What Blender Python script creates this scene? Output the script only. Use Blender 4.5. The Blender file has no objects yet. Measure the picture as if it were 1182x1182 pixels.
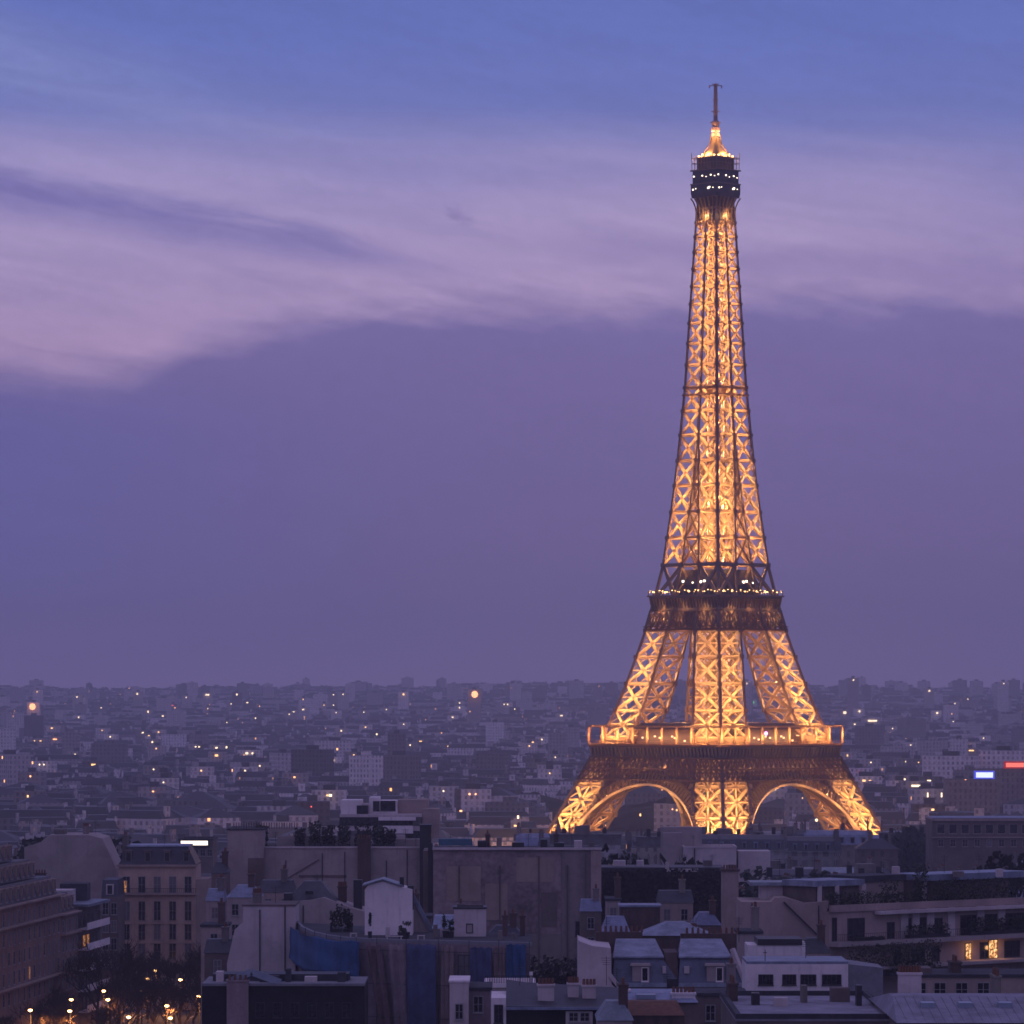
import bpy, math, random
import numpy as np
from mathutils import Vector, Matrix
random.seed(7)
rng = np.random.default_rng(11)
C = bpy.context.scene.collection
SC = bpy.context.scene
R = math.radians
PI = math.pi
PXF = 5010.0            # focal length in photo pixels (photo 1182 px wide)
CAMZ = 79.0             # viewing terrace above the foot of the tower
HOR = 798.0

# ------------------------------------------------------------------ camera
cam = bpy.data.cameras.new("camera")
camo = bpy.data.objects.new("camera", cam)
C.objects.link(camo)
camo.location = (0, 0, CAMZ)
camo.rotation_euler = (R(90), 0, 0)
cam.sensor_width = 36
cam.lens = 36 * PXF / 1182
cam.shift_y = (HOR - 591) / 1182
cam.clip_start = 1
cam.clip_end = 60000
SC.camera = camo
SC.view_settings.view_transform = 'Standard'
SC.view_settings.look = 'None'
SC.view_settings.gamma = 1
SC.view_settings.exposure = 0
SC.render.engine = 'CYCLES'
cy = SC.cycles
cy.max_bounces = 6
cy.diffuse_bounces = 3
cy.glossy_bounces = 2
cy.transmission_bounces = 4
cy.transparent_max_bounces = 8
cy.volume_bounces = 0
cy.use_denoising = True
cy.sample_clamp_indirect = 4
cy.use_light_tree = True
cy.filter_width = 1.6
cy.caustics_reflective = False
cy.caustics_refractive = False

def lin(r, g, b):
    f = lambda v: v / 12.92 if v <= 0.04045 else ((v + 0.055) / 1.055) ** 2.4
    return (f(r / 255), f(g / 255), f(b / 255), 1)

# ------------------------------------------------------------------ node helpers
class NT:
    def __init__(s, tree):
        s.t = tree; tree.nodes.clear()
    def n(s, kind, **kw):
        o = s.t.nodes.new(kind)
        for k, v in kw.items(): setattr(o, k, v)
        return o
    def l(s, a, b): s.t.links.new(a, b)
    def put(s, sock, v):
        if hasattr(v, 'is_linked') or hasattr(v, 'links'): s.l(v, sock)
        else: sock.default_value = v
    def m(s, op, a, b=0.0, c=0.0):
        o = s.n('ShaderNodeMath', operation=op)
        s.put(o.inputs[0], a); s.put(o.inputs[1], b); s.put(o.inputs[2], c)
        return o.outputs[0]
    def sm(s, v, lo, hi, a=0.0, b=1.0):
        o = s.n('ShaderNodeMapRange', interpolation_type='SMOOTHSTEP')
        s.put(o.inputs[0], v); s.put(o.inputs[1], lo); s.put(o.inputs[2], hi); s.put(o.inputs[3], a); s.put(o.inputs[4], b)
        return o.outputs[0]
    def vec(s, x, y, z):
        o = s.n('ShaderNodeCombineXYZ'); s.put(o.inputs[0], x); s.put(o.inputs[1], y); s.put(o.inputs[2], z)
        return o.outputs[0]
    def noise(s, v, scale, detail=4, rough=.55, dist=0.0):
        o = s.n('ShaderNodeTexNoise'); s.l(v, o.inputs['Vector'])
        o.inputs['Scale'].default_value = scale; o.inputs['Detail'].default_value = detail
        o.inputs['Roughness'].default_value = rough; o.inputs['Distortion'].default_value = dist
        return o.outputs['Fac']
    def mix(s, f, a, b, blend='MIX'):
        o = s.n('ShaderNodeMix', data_type='RGBA', blend_type=blend)
        s.put(o.inputs[0], f); s.put(o.inputs[6], a); s.put(o.inputs[7], b)
        return o.outputs[2]
    def ramp(s, f, stops):
        o = s.n('ShaderNodeValToRGB'); s.l(f, o.inputs[0]); e = o.color_ramp.elements
        while len(e) < len(stops): e.new(0.5)
        for k, (p, c) in enumerate(stops): e[k].position = p; e[k].color = c
        return o.outputs[0]

# ------------------------------------------------------------------ sky: dusk, banks of cloud, laid out by azimuth and elevation
W = bpy.data.worlds.new("World"); SC.world = W; W.use_nodes = True
w = NT(W.node_tree)
tc = w.n('ShaderNodeTexCoord')
sp = w.n('ShaderNodeSeparateXYZ'); w.l(tc.outputs['Generated'], sp.inputs[0])
az = w.m('ARCTAN2', sp.outputs[0], sp.outputs[1])
el = w.m('ARCSINE', sp.outputs[2])
U = w.m('MULTIPLY_ADD', az, 5010.0, 591.0)       # 87.4 units per degree
V = w.m('MULTIPLY_ADD', el, -5010.0, 798.0)
wv = w.vec(w.m('MULTIPLY', U, 1 / 420), w.m('MULTIPLY', V, 1 / 150), 0.0)
n1 = w.noise(wv, 1.0, 5, .5, .3)
n2 = w.noise(w.vec(w.m('MULTIPLY', U, 1 / 700), w.m('MULTIPLY', w.m('MULTIPLY_ADD', U, -0.1, V), 1 / 70), 3.0), 1.0, 6, .55, .4)
n3 = w.noise(w.vec(w.m('MULTIPLY', U, 1 / 160), w.m('MULTIPLY', V, 1 / 60), 7.0), 1.0, 5, .6, .2)
Vw = w.m('ADD', V, w.m('MULTIPLY_ADD', n1, 70.0, -35.0))
t = w.m('MULTIPLY_ADD', Vw, 1 / 3000, 2100 / 3000)
P_ = lambda v: (v + 2100) / 3000
base = w.ramp(t, [(0.0, lin(140, 132, 188)), (P_(-900), lin(122, 122, 188)), (P_(-250), lin(92, 108, 182)), (P_(-20), lin(94, 112, 186)), (P_(60), lin(102, 118, 192)), (P_(150), lin(112, 122, 190)),
                  (P_(300), lin(124, 116, 176)), (P_(420), lin(119, 107, 164)), (P_(560), lin(115, 102, 156)), (P_(700), lin(116, 100, 151)),
                  (P_(770), lin(122, 104, 156)), (P_(815), lin(128, 107, 154)), (P_(900), lin(64, 54, 84))])
# the low sky is bluer to the left, more mauve towards the tower
base = w.mix(w.m('MULTIPLY', w.sm(U, 650.0, -100.0), w.m('MULTIPLY', w.sm(V, 380.0, 520.0), w.sm(V, 800.0, 640.0))), base, lin(100, 98, 164))
# fine streaky cirrus, drawn out along a gentle diagonal
n4 = w.noise(w.vec(w.m('MULTIPLY', w.m('MULTIPLY_ADD', V, 1.2, U), 1 / 260), w.m('MULTIPLY', w.m('MULTIPLY_ADD', U, -0.2, V), 1 / 34), 11.0), 1.0, 8, .62, .5)
n5 = w.noise(w.vec(w.m('MULTIPLY', U, 1 / 22), w.m('MULTIPLY', w.m('MULTIPLY_ADD', U, -0.15, V), 1 / 12), 5.0), 1.0, 6, .7, .2)
# lavender bank with a ragged lower edge
yl = w.m('ADD', w.m('MULTIPLY_ADD', U, -0.015, 380.0), w.sm(U, 340.0, 130.0, 0.0, 74.0))
yl = w.m('ADD', yl, w.m('MULTIPLY', w.sm(w.m('ABSOLUTE', w.m('SUBTRACT', U, 335.0)), 130.0, 0.0), w.sm(U, 455.0, 440.0, -2.0, 14.0)))
yl = w.m('ADD', yl, w.m('MULTIPLY_ADD', n3, 70.0, -35.0))
yl = w.m('ADD', yl, w.m('MULTIPLY_ADD', n4, 36.0, -18.0))
low = w.sm(V, w.m('ADD', yl, 14.0), w.m('ADD', yl, w.sm(U, 0.0, 500.0, -62.0, -38.0)))
low = w.m('MULTIPLY', low, w.sm(U, 1500.0, 760.0, .55, 1.0))
yu = w.m('ADD', w.m('MULTIPLY_ADD', U, 0.04, 146.0), w.m('MULTIPLY_ADD', n2, 150.0, -75.0))
yu = w.m('ADD', yu, w.m('MULTIPLY_ADD', n4, 60.0, -30.0))
upm = w.sm(V, w.m('ADD', yu, -62.0), w.m('ADD', yu, 66.0))
pink = w.m('MULTIPLY', low, upm)
pink = w.m('MULTIPLY', pink, w.m('MULTIPLY', w.sm(n1, 0.15, 0.75, 0.74, 1.0), w.sm(n4, 0.25, 0.62, 0.72, 1.0)))
pcol = w.ramp(w.m('MULTIPLY_ADD', V, 1 / 600, 0.0), [(0.2, lin(154, 150, 204)), (0.42, lin(178, 161, 206)), (0.7, lin(186, 158, 199))])
c1 = w.mix(pink, base, pcol)
# darker streak falling from the left edge to the right
yc = w.m('ADD', w.m('MULTIPLY_ADD', U, 0.165, 226.0), w.m('MULTIPLY_ADD', n4, 30.0, -15.0))
d = w.m('ABSOLUTE', w.m('SUBTRACT', w.m('ADD', V, w.m('MULTIPLY_ADD', n3, 40.0, -20.0)), yc))
st = w.m('MULTIPLY', w.sm(d, w.sm(U, 0.0, 600.0, 48.0, 26.0), 0.0), w.sm(U, 680.0, 250.0))
c2 = w.mix(w.m('MULTIPLY', st, w.sm(n4, .2, .7, .85, .5)), c1, lin(112, 108, 176))
yc2 = w.m('MULTIPLY_ADD', U, 0.07, 240.0)
d2 = w.m('ABSOLUTE', w.m('SUBTRACT', w.m('ADD', V, w.m('MULTIPLY_ADD', n3, 50.0, -25.0)), yc2))
st2 = w.m('MULTIPLY', w.sm(d2, 28.0, 2.0), w.sm(U, 560.0, 740.0))
c3 = w.mix(w.m('MULTIPLY', st2, 0.34), c2, lin(124, 114, 176))
# pale wisp top left, dark fleck in the middle
dw = w.m('ABSOLUTE', w.m('SUBTRACT', V, w.m('MULTIPLY_ADD', U, 0.22, 74.0)))
wis = w.m('MULTIPLY', w.sm(dw, 75.0, 5.0), w.m('MULTIPLY', w.sm(U, 420.0, -40.0), w.sm(n4, .25, .65, .55, 1.0)))
c4 = w.mix(w.m('MULTIPLY', wis, 0.62), c3, lin(138, 148, 204))
fu = w.m('MULTIPLY', w.m('SUBTRACT', U, 528.0), 1 / 17); fv = w.m('MULTIPLY', w.m('SUBTRACT', V, w.m('MULTIPLY_ADD', U, 0.55, -42.0)), 1 / 11)
fl = w.m('ADD', w.m('ADD', w.m('MULTIPLY', fu, fu), w.m('MULTIPLY', fv, fv)), w.m('MULTIPLY_ADD', n5, 5.0, -2.5))
c5 = w.mix(w.m('MULTIPLY', w.sm(fl, 1.6, -0.4), 0.34), c4, lin(112, 102, 164))
hs = w.n('ShaderNodeHueSaturation'); w.l(c5, hs.inputs['Color'])
w.put(hs.inputs['Value'], w.m('ADD', w.m('MULTIPLY_ADD', n5, .22, .89), w.m('MULTIPLY', w.m('MULTIPLY_ADD', n4, 1.0, -.5), w.sm(V, 230.0, 120.0, .12, .26))))
gr = hs.outputs[0]
skyt = w.n('ShaderNodeTexSky', sky_type='NISHITA')
skyt.sun_disc = False; skyt.sun_elevation = R(-1.5); skyt.sun_rotation = R(250); skyt.air_density = 1.2; skyt.dust_density = 1.5
b1 = w.n('ShaderNodeBackground'); w.l(gr, b1.inputs[0]); b1.inputs[1].default_value = 1.0
b2 = w.n('ShaderNodeBackground'); w.l(skyt.outputs[0], b2.inputs[0]); b2.inputs[1].default_value = 0.05
ad = w.n('ShaderNodeAddShader'); w.l(b1.outputs[0], ad.inputs[0]); w.l(b2.outputs[0], ad.inputs[1])
wo = w.n('ShaderNodeOutputWorld'); w.l(ad.outputs[0], wo.inputs[0])

# faint afterglow from the west, below the cloud: very soft
sl = bpy.data.lights.new("sun", 'SUN'); sl.energy = 0.05; sl.angle = R(60); sl.color = (1.0, 0.72, 0.78)
so = bpy.data.objects.new("sun", sl); C.objects.link(so)
so.rotation_euler = (R(62), 0, R(38))

# ------------------------------------------------------------------ materials
MATS = {}
DULL = .62           # scales the base colours down, standing in for weaker light on the town
def mat(name, col, rough=.85, var=.25, scale=.6, metal=0.0, streak=False, bump=0.0, spec=.3, rnd=0.0, fine=6.0):
    if name in MATS: return MATS[name]
    m = bpy.data.materials.new(name); m.use_nodes = True; MATS[name] = m
    k = NT(m.node_tree)
    co = k.n('ShaderNodeTexCoord').outputs['Object']
    mp = k.n('ShaderNodeMapping'); k.l(co, mp.inputs[0])
    if streak: mp.inputs['Scale'].default_value = (1, 1, .22)
    a = k.noise(mp.outputs[0], scale, 6, .62)
    b = k.noise(co, scale * fine, 3, .6)
    f = k.m('ADD', k.m('MULTIPLY', a, .7), k.m('MULTIPLY', b, .3))
    f = k.sm(f, .32, .68)
    c = Vector(col[:3]) * DULL
    lo = tuple(c * (1 - var)) + (1,); hi = tuple(c * (1 + var)) + (1,)
    out = k.mix(f, lo, hi)
    if rnd:
        oi = k.n('ShaderNodeObjectInfo').outputs['Random']
        hs = k.n('ShaderNodeHueSaturation'); k.l(out, hs.inputs['Color'])
        k.put(hs.inputs['Value'], k.m('MULTIPLY_ADD', oi, 2 * rnd, 1 - rnd))
        wn = k.n('ShaderNodeTexWhiteNoise', noise_dimensions='1D'); k.l(oi, wn.inputs['W'])
        k.put(hs.inputs['Hue'], k.m('MULTIPLY_ADD', wn.outputs['Value'], .05, .475))
        k.put(hs.inputs['Saturation'], k.m('MULTIPLY_ADD', wn.outputs['Value'], .5, .7))
        out = hs.outputs[0]
    p = k.n('ShaderNodeBsdfPrincipled'); k.l(out, p.inputs['Base Color'])
    p.inputs['Roughness'].default_value = rough; p.inputs['Metallic'].default_value = metal
    p.inputs['Specular IOR Level'].default_value = spec
    if bump:
        bn = k.n('ShaderNodeBump'); bn.inputs['Strength'].default_value = bump; bn.inputs['Distance'].default_value = .1
        k.l(b, bn.inputs['Height']); k.l(bn.outputs[0], p.inputs['Normal'])
    o = k.n('ShaderNodeOutputMaterial'); k.l(p.outputs[0], o.inputs[0])
    return m

def emit(name, col, strength):
    if name in MATS: return MATS[name]
    m = bpy.data.materials.new(name); m.use_nodes = True; MATS[name] = m
    k = NT(m.node_tree)
    e = k.n('ShaderNodeEmission'); e.inputs[0].default_value = tuple(col) + (1,); e.inputs[1].default_value = strength
    o = k.n('ShaderNodeOutputMaterial'); k.l(e.outputs[0], o.inputs[0])
    m.cycles.emission_sampling = 'NONE' if name.startswith('far') else 'AUTO'
    return m

def facade_mat(name, col, rnd=.25, lit=.008, bw=2.7, bh=3.1, wfrac=.42, streng=3.0, var=.2, attr=False):
    """wall of a building seen from afar: rows of window openings with glass, a few of them lit"""
    m = bpy.data.materials.new(name); m.use_nodes = True; MATS[name] = m
    k = NT(m.node_tree)
    t = k.n('ShaderNodeTexCoord')
    s1 = k.n('ShaderNodeSeparateXYZ'); k.l(t.outputs['Object'], s1.inputs[0])
    s2 = k.n('ShaderNodeSeparateXYZ'); k.l(t.outputs['Normal'], s2.inputs[0])
    u = k.m('SUBTRACT', k.m('MULTIPLY', s1.outputs[1], s2.outputs[0]), k.m('MULTIPLY', s1.outputs[0], s2.outputs[1]))
    u = k.m('MULTIPLY', u, 1 / bw); v = k.m('MULTIPLY', s1.outputs[2], 1 / bh)
    fu = k.m('FRACT', u); fv = k.m('FRACT', v)
    inu = k.m('LESS_THAN', k.m('ABSOLUTE', k.m('SUBTRACT', fu, .5)), wfrac / 2)
    inv = k.m('LESS_THAN', k.m('ABSOLUTE', k.m('SUBTRACT', fv, .45)), .3)
    vert = k.m('LESS_THAN', k.m('ABSOLUTE', s2.outputs[2]), .3)
    win = k.m('MULTIPLY', k.m('MULTIPLY', inu, inv), vert)
    oi = k.n('ShaderNodeObjectInfo').outputs['Random']
    wn = k.n('ShaderNodeTexWhiteNoise', noise_dimensions='4D')
    k.l(k.vec(k.m('FLOOR', u), k.m('FLOOR', v), k.m('MULTIPLY', k.m('ROUND', k.m('MULTIPLY', s2.outputs[0], 3.0)), 7.3)), wn.inputs['Vector'])
    k.put(wn.inputs['W'], k.m('MULTIPLY', oi, 91.7))
    sepc = k.n('ShaderNodeSeparateColor'); k.l(wn.outputs['Color'], sepc.inputs[0])
    litm = k.m('MULTIPLY', win, k.m('LESS_THAN', wn.outputs['Value'], lit))
    nz = k.noise(t.outputs['Object'], .35, 5, .65)
    c = Vector(col[:3]) * .66
    wall = k.mix(k.sm(nz, .3, .7), tuple(c * (1 - var)) + (1,), tuple(c * (1 + var)) + (1,))
    hs = k.n('ShaderNodeHueSaturation'); k.l(wall, hs.inputs['Color'])
    if attr:
        at = k.n('ShaderNodeAttribute', attribute_name='tone'); tone = at.outputs['Fac']
    else: tone = oi
    k.put(hs.inputs['Value'], k.m('MULTIPLY_ADD', tone, 2 * rnd, 1 - rnd))
    k.put(hs.inputs['Hue'], k.m('MULTIPLY_ADD', k.m('FRACT', k.m('MULTIPLY', tone, 17.3)), .06, .47))
    wall = k.mix(k.m('MULTIPLY', win, k.m('MULTIPLY_ADD', sepc.outputs[2], .5, .2)), hs.outputs[0], (.02, .022, .03, 1))
    p = k.n('ShaderNodeBsdfPrincipled'); k.l(wall, p.inputs['Base Color'])
    k.put(p.inputs['Roughness'], k.m('MULTIPLY_ADD', win, -.6, .85)); p.inputs['Specular IOR Level'].default_value = .3
    ec = k.mix(sepc.outputs[0], (1, .42, .12, 1), (1, .8, .55, 1))
    k.l(ec, p.inputs['Emission Color'])
    k.put(p.inputs['Emission Strength'], k.m('MULTIPLY', litm, k.m('MULTIPLY_ADD', sepc.outputs[1], streng, .6)))
    o = k.n('ShaderNodeOutputMaterial'); k.l(p.outputs[0], o.inputs[0])
    m.cycles.emission_sampling = 'NONE'
    return m

# ------------------------------------------------------------------ mesh helpers
OFF = {}
class MB:
    def __init__(s): s.v = []; s.f = []; s.mi = []
    def quad(s, a, b, c, d, mi=0):
        n = len(s.v); s.v += [tuple(a), tuple(b), tuple(c), tuple(d)]; s.f.append((n, n + 1, n + 2, n + 3)); s.mi.append(mi)
    def face(s, pts, mi=0):
        n = len(s.v); s.v += [tuple(p) for p in pts]; s.f.append(tuple(range(n, n + len(pts)))); s.mi.append(mi)
    def hexa(s, p, mi=0):
        n = len(s.v); s.v += [tuple(q) for q in p]
        for f in ((0, 3, 2, 1), (4, 5, 6, 7), (0, 1, 5, 4), (1, 2, 6, 5), (2, 3, 7, 6), (3, 0, 4, 7)):
            s.f.append(tuple(n + i for i in f)); s.mi.append(mi)
    def box(s, x0, x1, y0, y1, z0, z1, mi=0):
        s.hexa([(x0, y0, z0), (x1, y0, z0), (x1, y1, z0), (x0, y1, z0), (x0, y0, z1), (x1, y0, z1), (x1, y1, z1), (x0, y1, z1)], mi); return s
    def frust(s, x0, x1, y0, y1, z0, z1, ix, iy, mi=0):
        s.hexa([(x0, y0, z0), (x1, y0, z0), (x1, y1, z0), (x0, y1, z0), (x0 + ix, y0 + iy, z1), (x1 - ix, y0 + iy, z1), (x1 - ix, y1 - iy, z1), (x0 + ix, y1 - iy, z1)], mi); return s
    def prism(s, poly, z0, z1, mi=0):
        n = len(poly); b = len(s.v)
        s.v += [(p[0], p[1], z0) for p in poly] + [(p[0], p[1], z1) for p in poly]
        s.f.append(tuple(b + i for i in reversed(range(n)))); s.mi.append(mi)
        s.f.append(tuple(b + n + i for i in range(n))); s.mi.append(mi)
        for i in range(n):
            j = (i + 1) % n; s.f.append((b + i, b + j, b + n + j, b + n + i)); s.mi.append(mi)
        return s
    def slab(s, prof, y0, y1, mi=0):
        """polygon in x,z (anticlockwise seen from -y) pulled back from y0 to y1"""
        n = len(prof); b = len(s.v)
        s.v += [(p[0], y0, p[1]) for p in prof] + [(p[0], y1, p[1]) for p in prof]
        s.f.append(tuple(b + i for i in range(n))); s.mi.append(mi)
        s.f.append(tuple(b + n + i for i in reversed(range(n)))); s.mi.append(mi)
        for i in range(n):
            j = (i + 1) % n; s.f.append((b + j, b + i, b + n + i, b + n + j)); s.mi.append(mi)
        return s
    def bar(s, p, q, a, b=None, mi=0, ref=None):
        b = b or a
        p = Vector(p); q = Vector(q); d = (q - p)
        if d.length < 1e-6: return
        d.normalize()
        r = Vector(ref) if ref else Vector((0, 0, 1))
        if abs(d.dot(r)) > .95: r = Vector((1, 0, 0)) if abs(d.x) < .9 else Vector((0, 1, 0))
        x = d.cross(r).normalized() * (a / 2); y = d.cross(x).normalized() * (b / 2)
        s.hexa([p - x - y, p + x - y, p + x + y, p - x + y, q - x - y, q + x - y, q + x + y, q - x + y], mi)
    def chan(s, p, q, a, b, out, mi=0):
        """open channel section: a web that faces outwards and two flanges turned in"""
        p = Vector(p); q = Vector(q); d = (q - p)
        if d.length < 1e-6: return
        d.normalize(); o = Vector(out); o = (o - d * o.dot(d)).normalized(); x = d.cross(o) * (a / 2); i = o * -b
        n = len(s.v)
        for e in (p, q): s.v += [tuple(e - x + i), tuple(e - x), tuple(e + x), tuple(e + x + i)]
        for k in range(3): s.f.append((n + k, n + k + 1, n + 5 + k, n + 4 + k)); s.mi.append(mi)
    def tri(s, p, q, r0, r1, mi=0, k=3):
        p = Vector(p); q = Vector(q); d = (q - p)
        if d.length < 1e-6: return
        d.normalize(); x = d.orthogonal().normalized(); y = d.cross(x); b = len(s.v)
        for o, r in ((p, r0), (q, r1)):
            for i in range(k):
                an = 2 * PI * i / k; s.v.append(tuple(o + (x * math.cos(an) + y * math.sin(an)) * r))
        for i in range(k):
            j = (i + 1) % k; s.f.append((b + i, b + j, b + k + j, b + k + i)); s.mi.append(mi)
    def lathe(s, cx, cy_, prof, k=16, mi=0):
        b = len(s.v)
        for (r, z) in prof:
            for i in range(k):
                an = 2 * PI * i / k; s.v.append((cx + r * math.cos(an), cy_ + r * math.sin(an), z))
        for j in range(len(prof) - 1):
            for i in range(k):
                i2 = (i + 1) % k; s.f.append((b + j * k + i, b + j * k + i2, b + (j + 1) * k + i2, b + (j + 1) * k + i)); s.mi.append(mi)
        s.f.append(tuple(b + i for i in reversed(range(k)))); s.mi.append(mi)
        e = b + (len(prof) - 1) * k
        s.f.append(tuple(e + i for i in range(k))); s.mi.append(mi)
        return s
    def build_each(s, name, m, parent, local=True, nv=8):
        """every eight-cornered block becomes a mesh of its own"""
        out = []
        for i in range(0, len(s.v), nv):
            q = MB(); q.hexa(s.v[i:i + nv]); out.append(q.build(name, m, parent, local))
        return out
    def build(s, name, mats, parent=None, local=False):
        me = bpy.data.meshes.new(name)
        off = Vector((0, 0, 0)) if (local or parent is None) else OFF.get(parent.name, Vector((0, 0, 0)))
        me.from_pydata([(a - off.x, b - off.y, c - off.z) for a, b, c in s.v], [], s.f)
        if not isinstance(mats, (list, tuple)): mats = [mats]
        for m in mats: me.materials.append(m)
        if len(mats) > 1: me.polygons.foreach_set('material_index', s.mi)
        o = bpy.data.objects.new(name, me); C.objects.link(o)
        if parent is not None:
            o.parent = parent; OFF[o.name] = off
        return o

def tag(o, label=None, cat=None, group=None, kind=None):
    if label: o['label'] = label
    if cat: o['category'] = cat
    if group: o['group'] = group
    if kind: o['kind'] = kind
    return o
def thing(name, label, cat, loc=(0, 0, 0), group=None, rz=0.0):
    o = bpy.data.objects.new(name, None); C.objects.link(o); o.location = loc; o.rotation_euler = (0, 0, rz)
    o.empty_display_size = .5
    OFF[o.name] = Vector(loc)
    return tag(o, label, cat, group)
def solo(name, mb, m, label, cat, group=None, kind=None):
    """a thing that is one mesh, its origin at its base"""
    v = np.array(mb.v); c = Vector(((v[:, 0].min() + v[:, 0].max()) / 2, (v[:, 1].min() + v[:, 1].max()) / 2, v[:, 2].min()))
    mb.v = [(a - c.x, b - c.y, z - c.z) for a, b, z in mb.v]
    o = mb.build(name, m); o.location = c; OFF[o.name] = c
    return tag(o, label, cat, group, kind)
def copy_tree(o, parent=None):
    c = o.copy(); C.objects.link(c)
    if parent is not None: c.parent = parent
    for ch in list(o.children): copy_tree(ch, c)
    return c
def lamp(name, loc, watts, col, r=.4, parent=None):
    l = bpy.data.lights.new(name, 'POINT'); l.energy = watts; l.color = col; l.shadow_soft_size = r
    o = bpy.data.objects.new(name, l); C.objects.link(o); o.location = loc
    if parent is not None: o.parent = parent
    return o

# ------------------------------------------------------------------ photo-derived survey: bearing and drop at an assumed distance give a point
def X(px, Y): return (px - 591) / PXF * Y
def Z(py, Y): return CAMZ - (py - HOR) / PXF * Y
def hills(x, y):
    b = math.sin(x * .0016 + 1.3) * 5 + math.sin(x * .0041 + .4) * 3 + math.sin(x * .009 + y * .0007) * 2
    return b
GP = [(-200, 25), (350, 25), (660, 21), (830, 18), (1100, 11), (1450, 3), (1600, 0), (4200, 0), (6000, 14), (7600, 40), (9000, 66), (9600, 72), (14000, 66)]
GX = [p[0] for p in GP]; GZ = [p[1] for p in GP]
def ground_z(x, y):
    z = float(np.interp(y, GX, GZ))
    return z + hills(x, y) * float(np.interp(y, [4200, 9000], [0, 1]))

gm = MB(); ys = [-300, 0, 200, 350, 500, 660, 750, 830, 960, 1100, 1280, 1450, 1600, 2000, 3000, 4200] + list(range(4600, 10001, 300)) + [11000, 12500, 14000]
NX = 49
for y in ys:
    half = 700 + max(y, 0) * .35
    for i in range(NX):
        x = -half + 2 * half * i / (NX - 1); gm.v.append((x, y, ground_z(x, y)))
for j in range(len(ys) - 1):
    for i in range(NX - 1):
        a = j * NX + i; gm.f.append((a, a + 1, a + 1 + NX, a + NX)); gm.mi.append(0)
go = gm.build('ground', mat('ground_mix', (.035, .035, .032), .95, .5, .02))
for p in go.data.polygons: p.use_smooth = True
tag(go, kind='structure')
# ------------------------------------------------------------------ the iron tower
TX, TY = 80.2, 1710.0
def iron(name, col, trans, rough=.55):
    m = bpy.data.materials.new(name); m.use_nodes = True; MATS[name] = m
    k = NT(m.node_tree)
    co = k.n('ShaderNodeTexCoord').outputs['Object']
    f = k.noise(co, .5, 4, .6)
    c = Vector(col)
    out = k.mix(f, tuple(c * .75) + (1,), tuple(c * 1.2) + (1,))
    p = k.n('ShaderNodeBsdfPrincipled'); k.l(out, p.inputs['Base Color']); p.inputs['Roughness'].default_value = rough
    p.inputs['Specular IOR Level'].default_value = .25
    o = k.n('ShaderNodeOutputMaterial')
    if trans:      # a girder that is itself open lattice: light passes between its fine members
        tr = k.n('ShaderNodeBsdfTranslucent'); k.l(out, tr.inputs[0])
        mx = k.n('ShaderNodeMixShader'); mx.inputs[0].default_value = trans
        k.l(p.outputs[0], mx.inputs[1]); k.l(tr.outputs[0], mx.inputs[2]); k.l(mx.outputs[0], o.inputs[0])
    else: k.l(p.outputs[0], o.inputs[0])
    return m
IRON = iron('painted_iron', (.20, .13, .09), 0)
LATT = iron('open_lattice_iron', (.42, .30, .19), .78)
DLATT = iron('lattice_iron_shade_tone', (.20, .12, .075), .2)  # darker copy of the bracing iron, dimness inside the tower put into colour
DIM = iron('fine_lattice_iron_shade_tone', (.17, .095, .06), .25)  # girder iron darkened in colour so the bands look unlit
DARK = mat('dark_pavilion', (.10, .07, .065), .5, .3, .4)
BULB = emit('lamp_gold', (1, .55, .2), 6)
WBULB = emit('lamp_white', (1, .82, .62), 4)
VBULB = emit('lamp_violet', (.8, .25, 1), 8)
ROOFM = mat('dome_gold', (.42, .27, .13), .5, .3, .5)
GOLD = (1.0, .52, .185)

def hO(z): return float(np.interp(z, [0, 26.6, 43.3, 57.6, 66.4, 85, 103, 112.6, 129, 150, 165, 180, 198.7, 225, 263.6, 276], [57.2, 45.4, 38.5, 32.7, 29.3, 24.0, 19.5, 17.5, 14.5, 12.25, 10.9, 9.8, 8.5, 7.3, 5.45, 5.0]))
def wL(z): return float(np.interp(z, [0, 30, 66, 103, 125, 172], [15.6, 15.6, 14.6, 12.0, 10.0, 9.7]))

tower = thing('lattice_tower', 'tall wrought iron lattice tower glowing gold with floodlights, four splayed legs and a mast', 'tower', (TX, TY, 0), rz=R(45))

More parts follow.
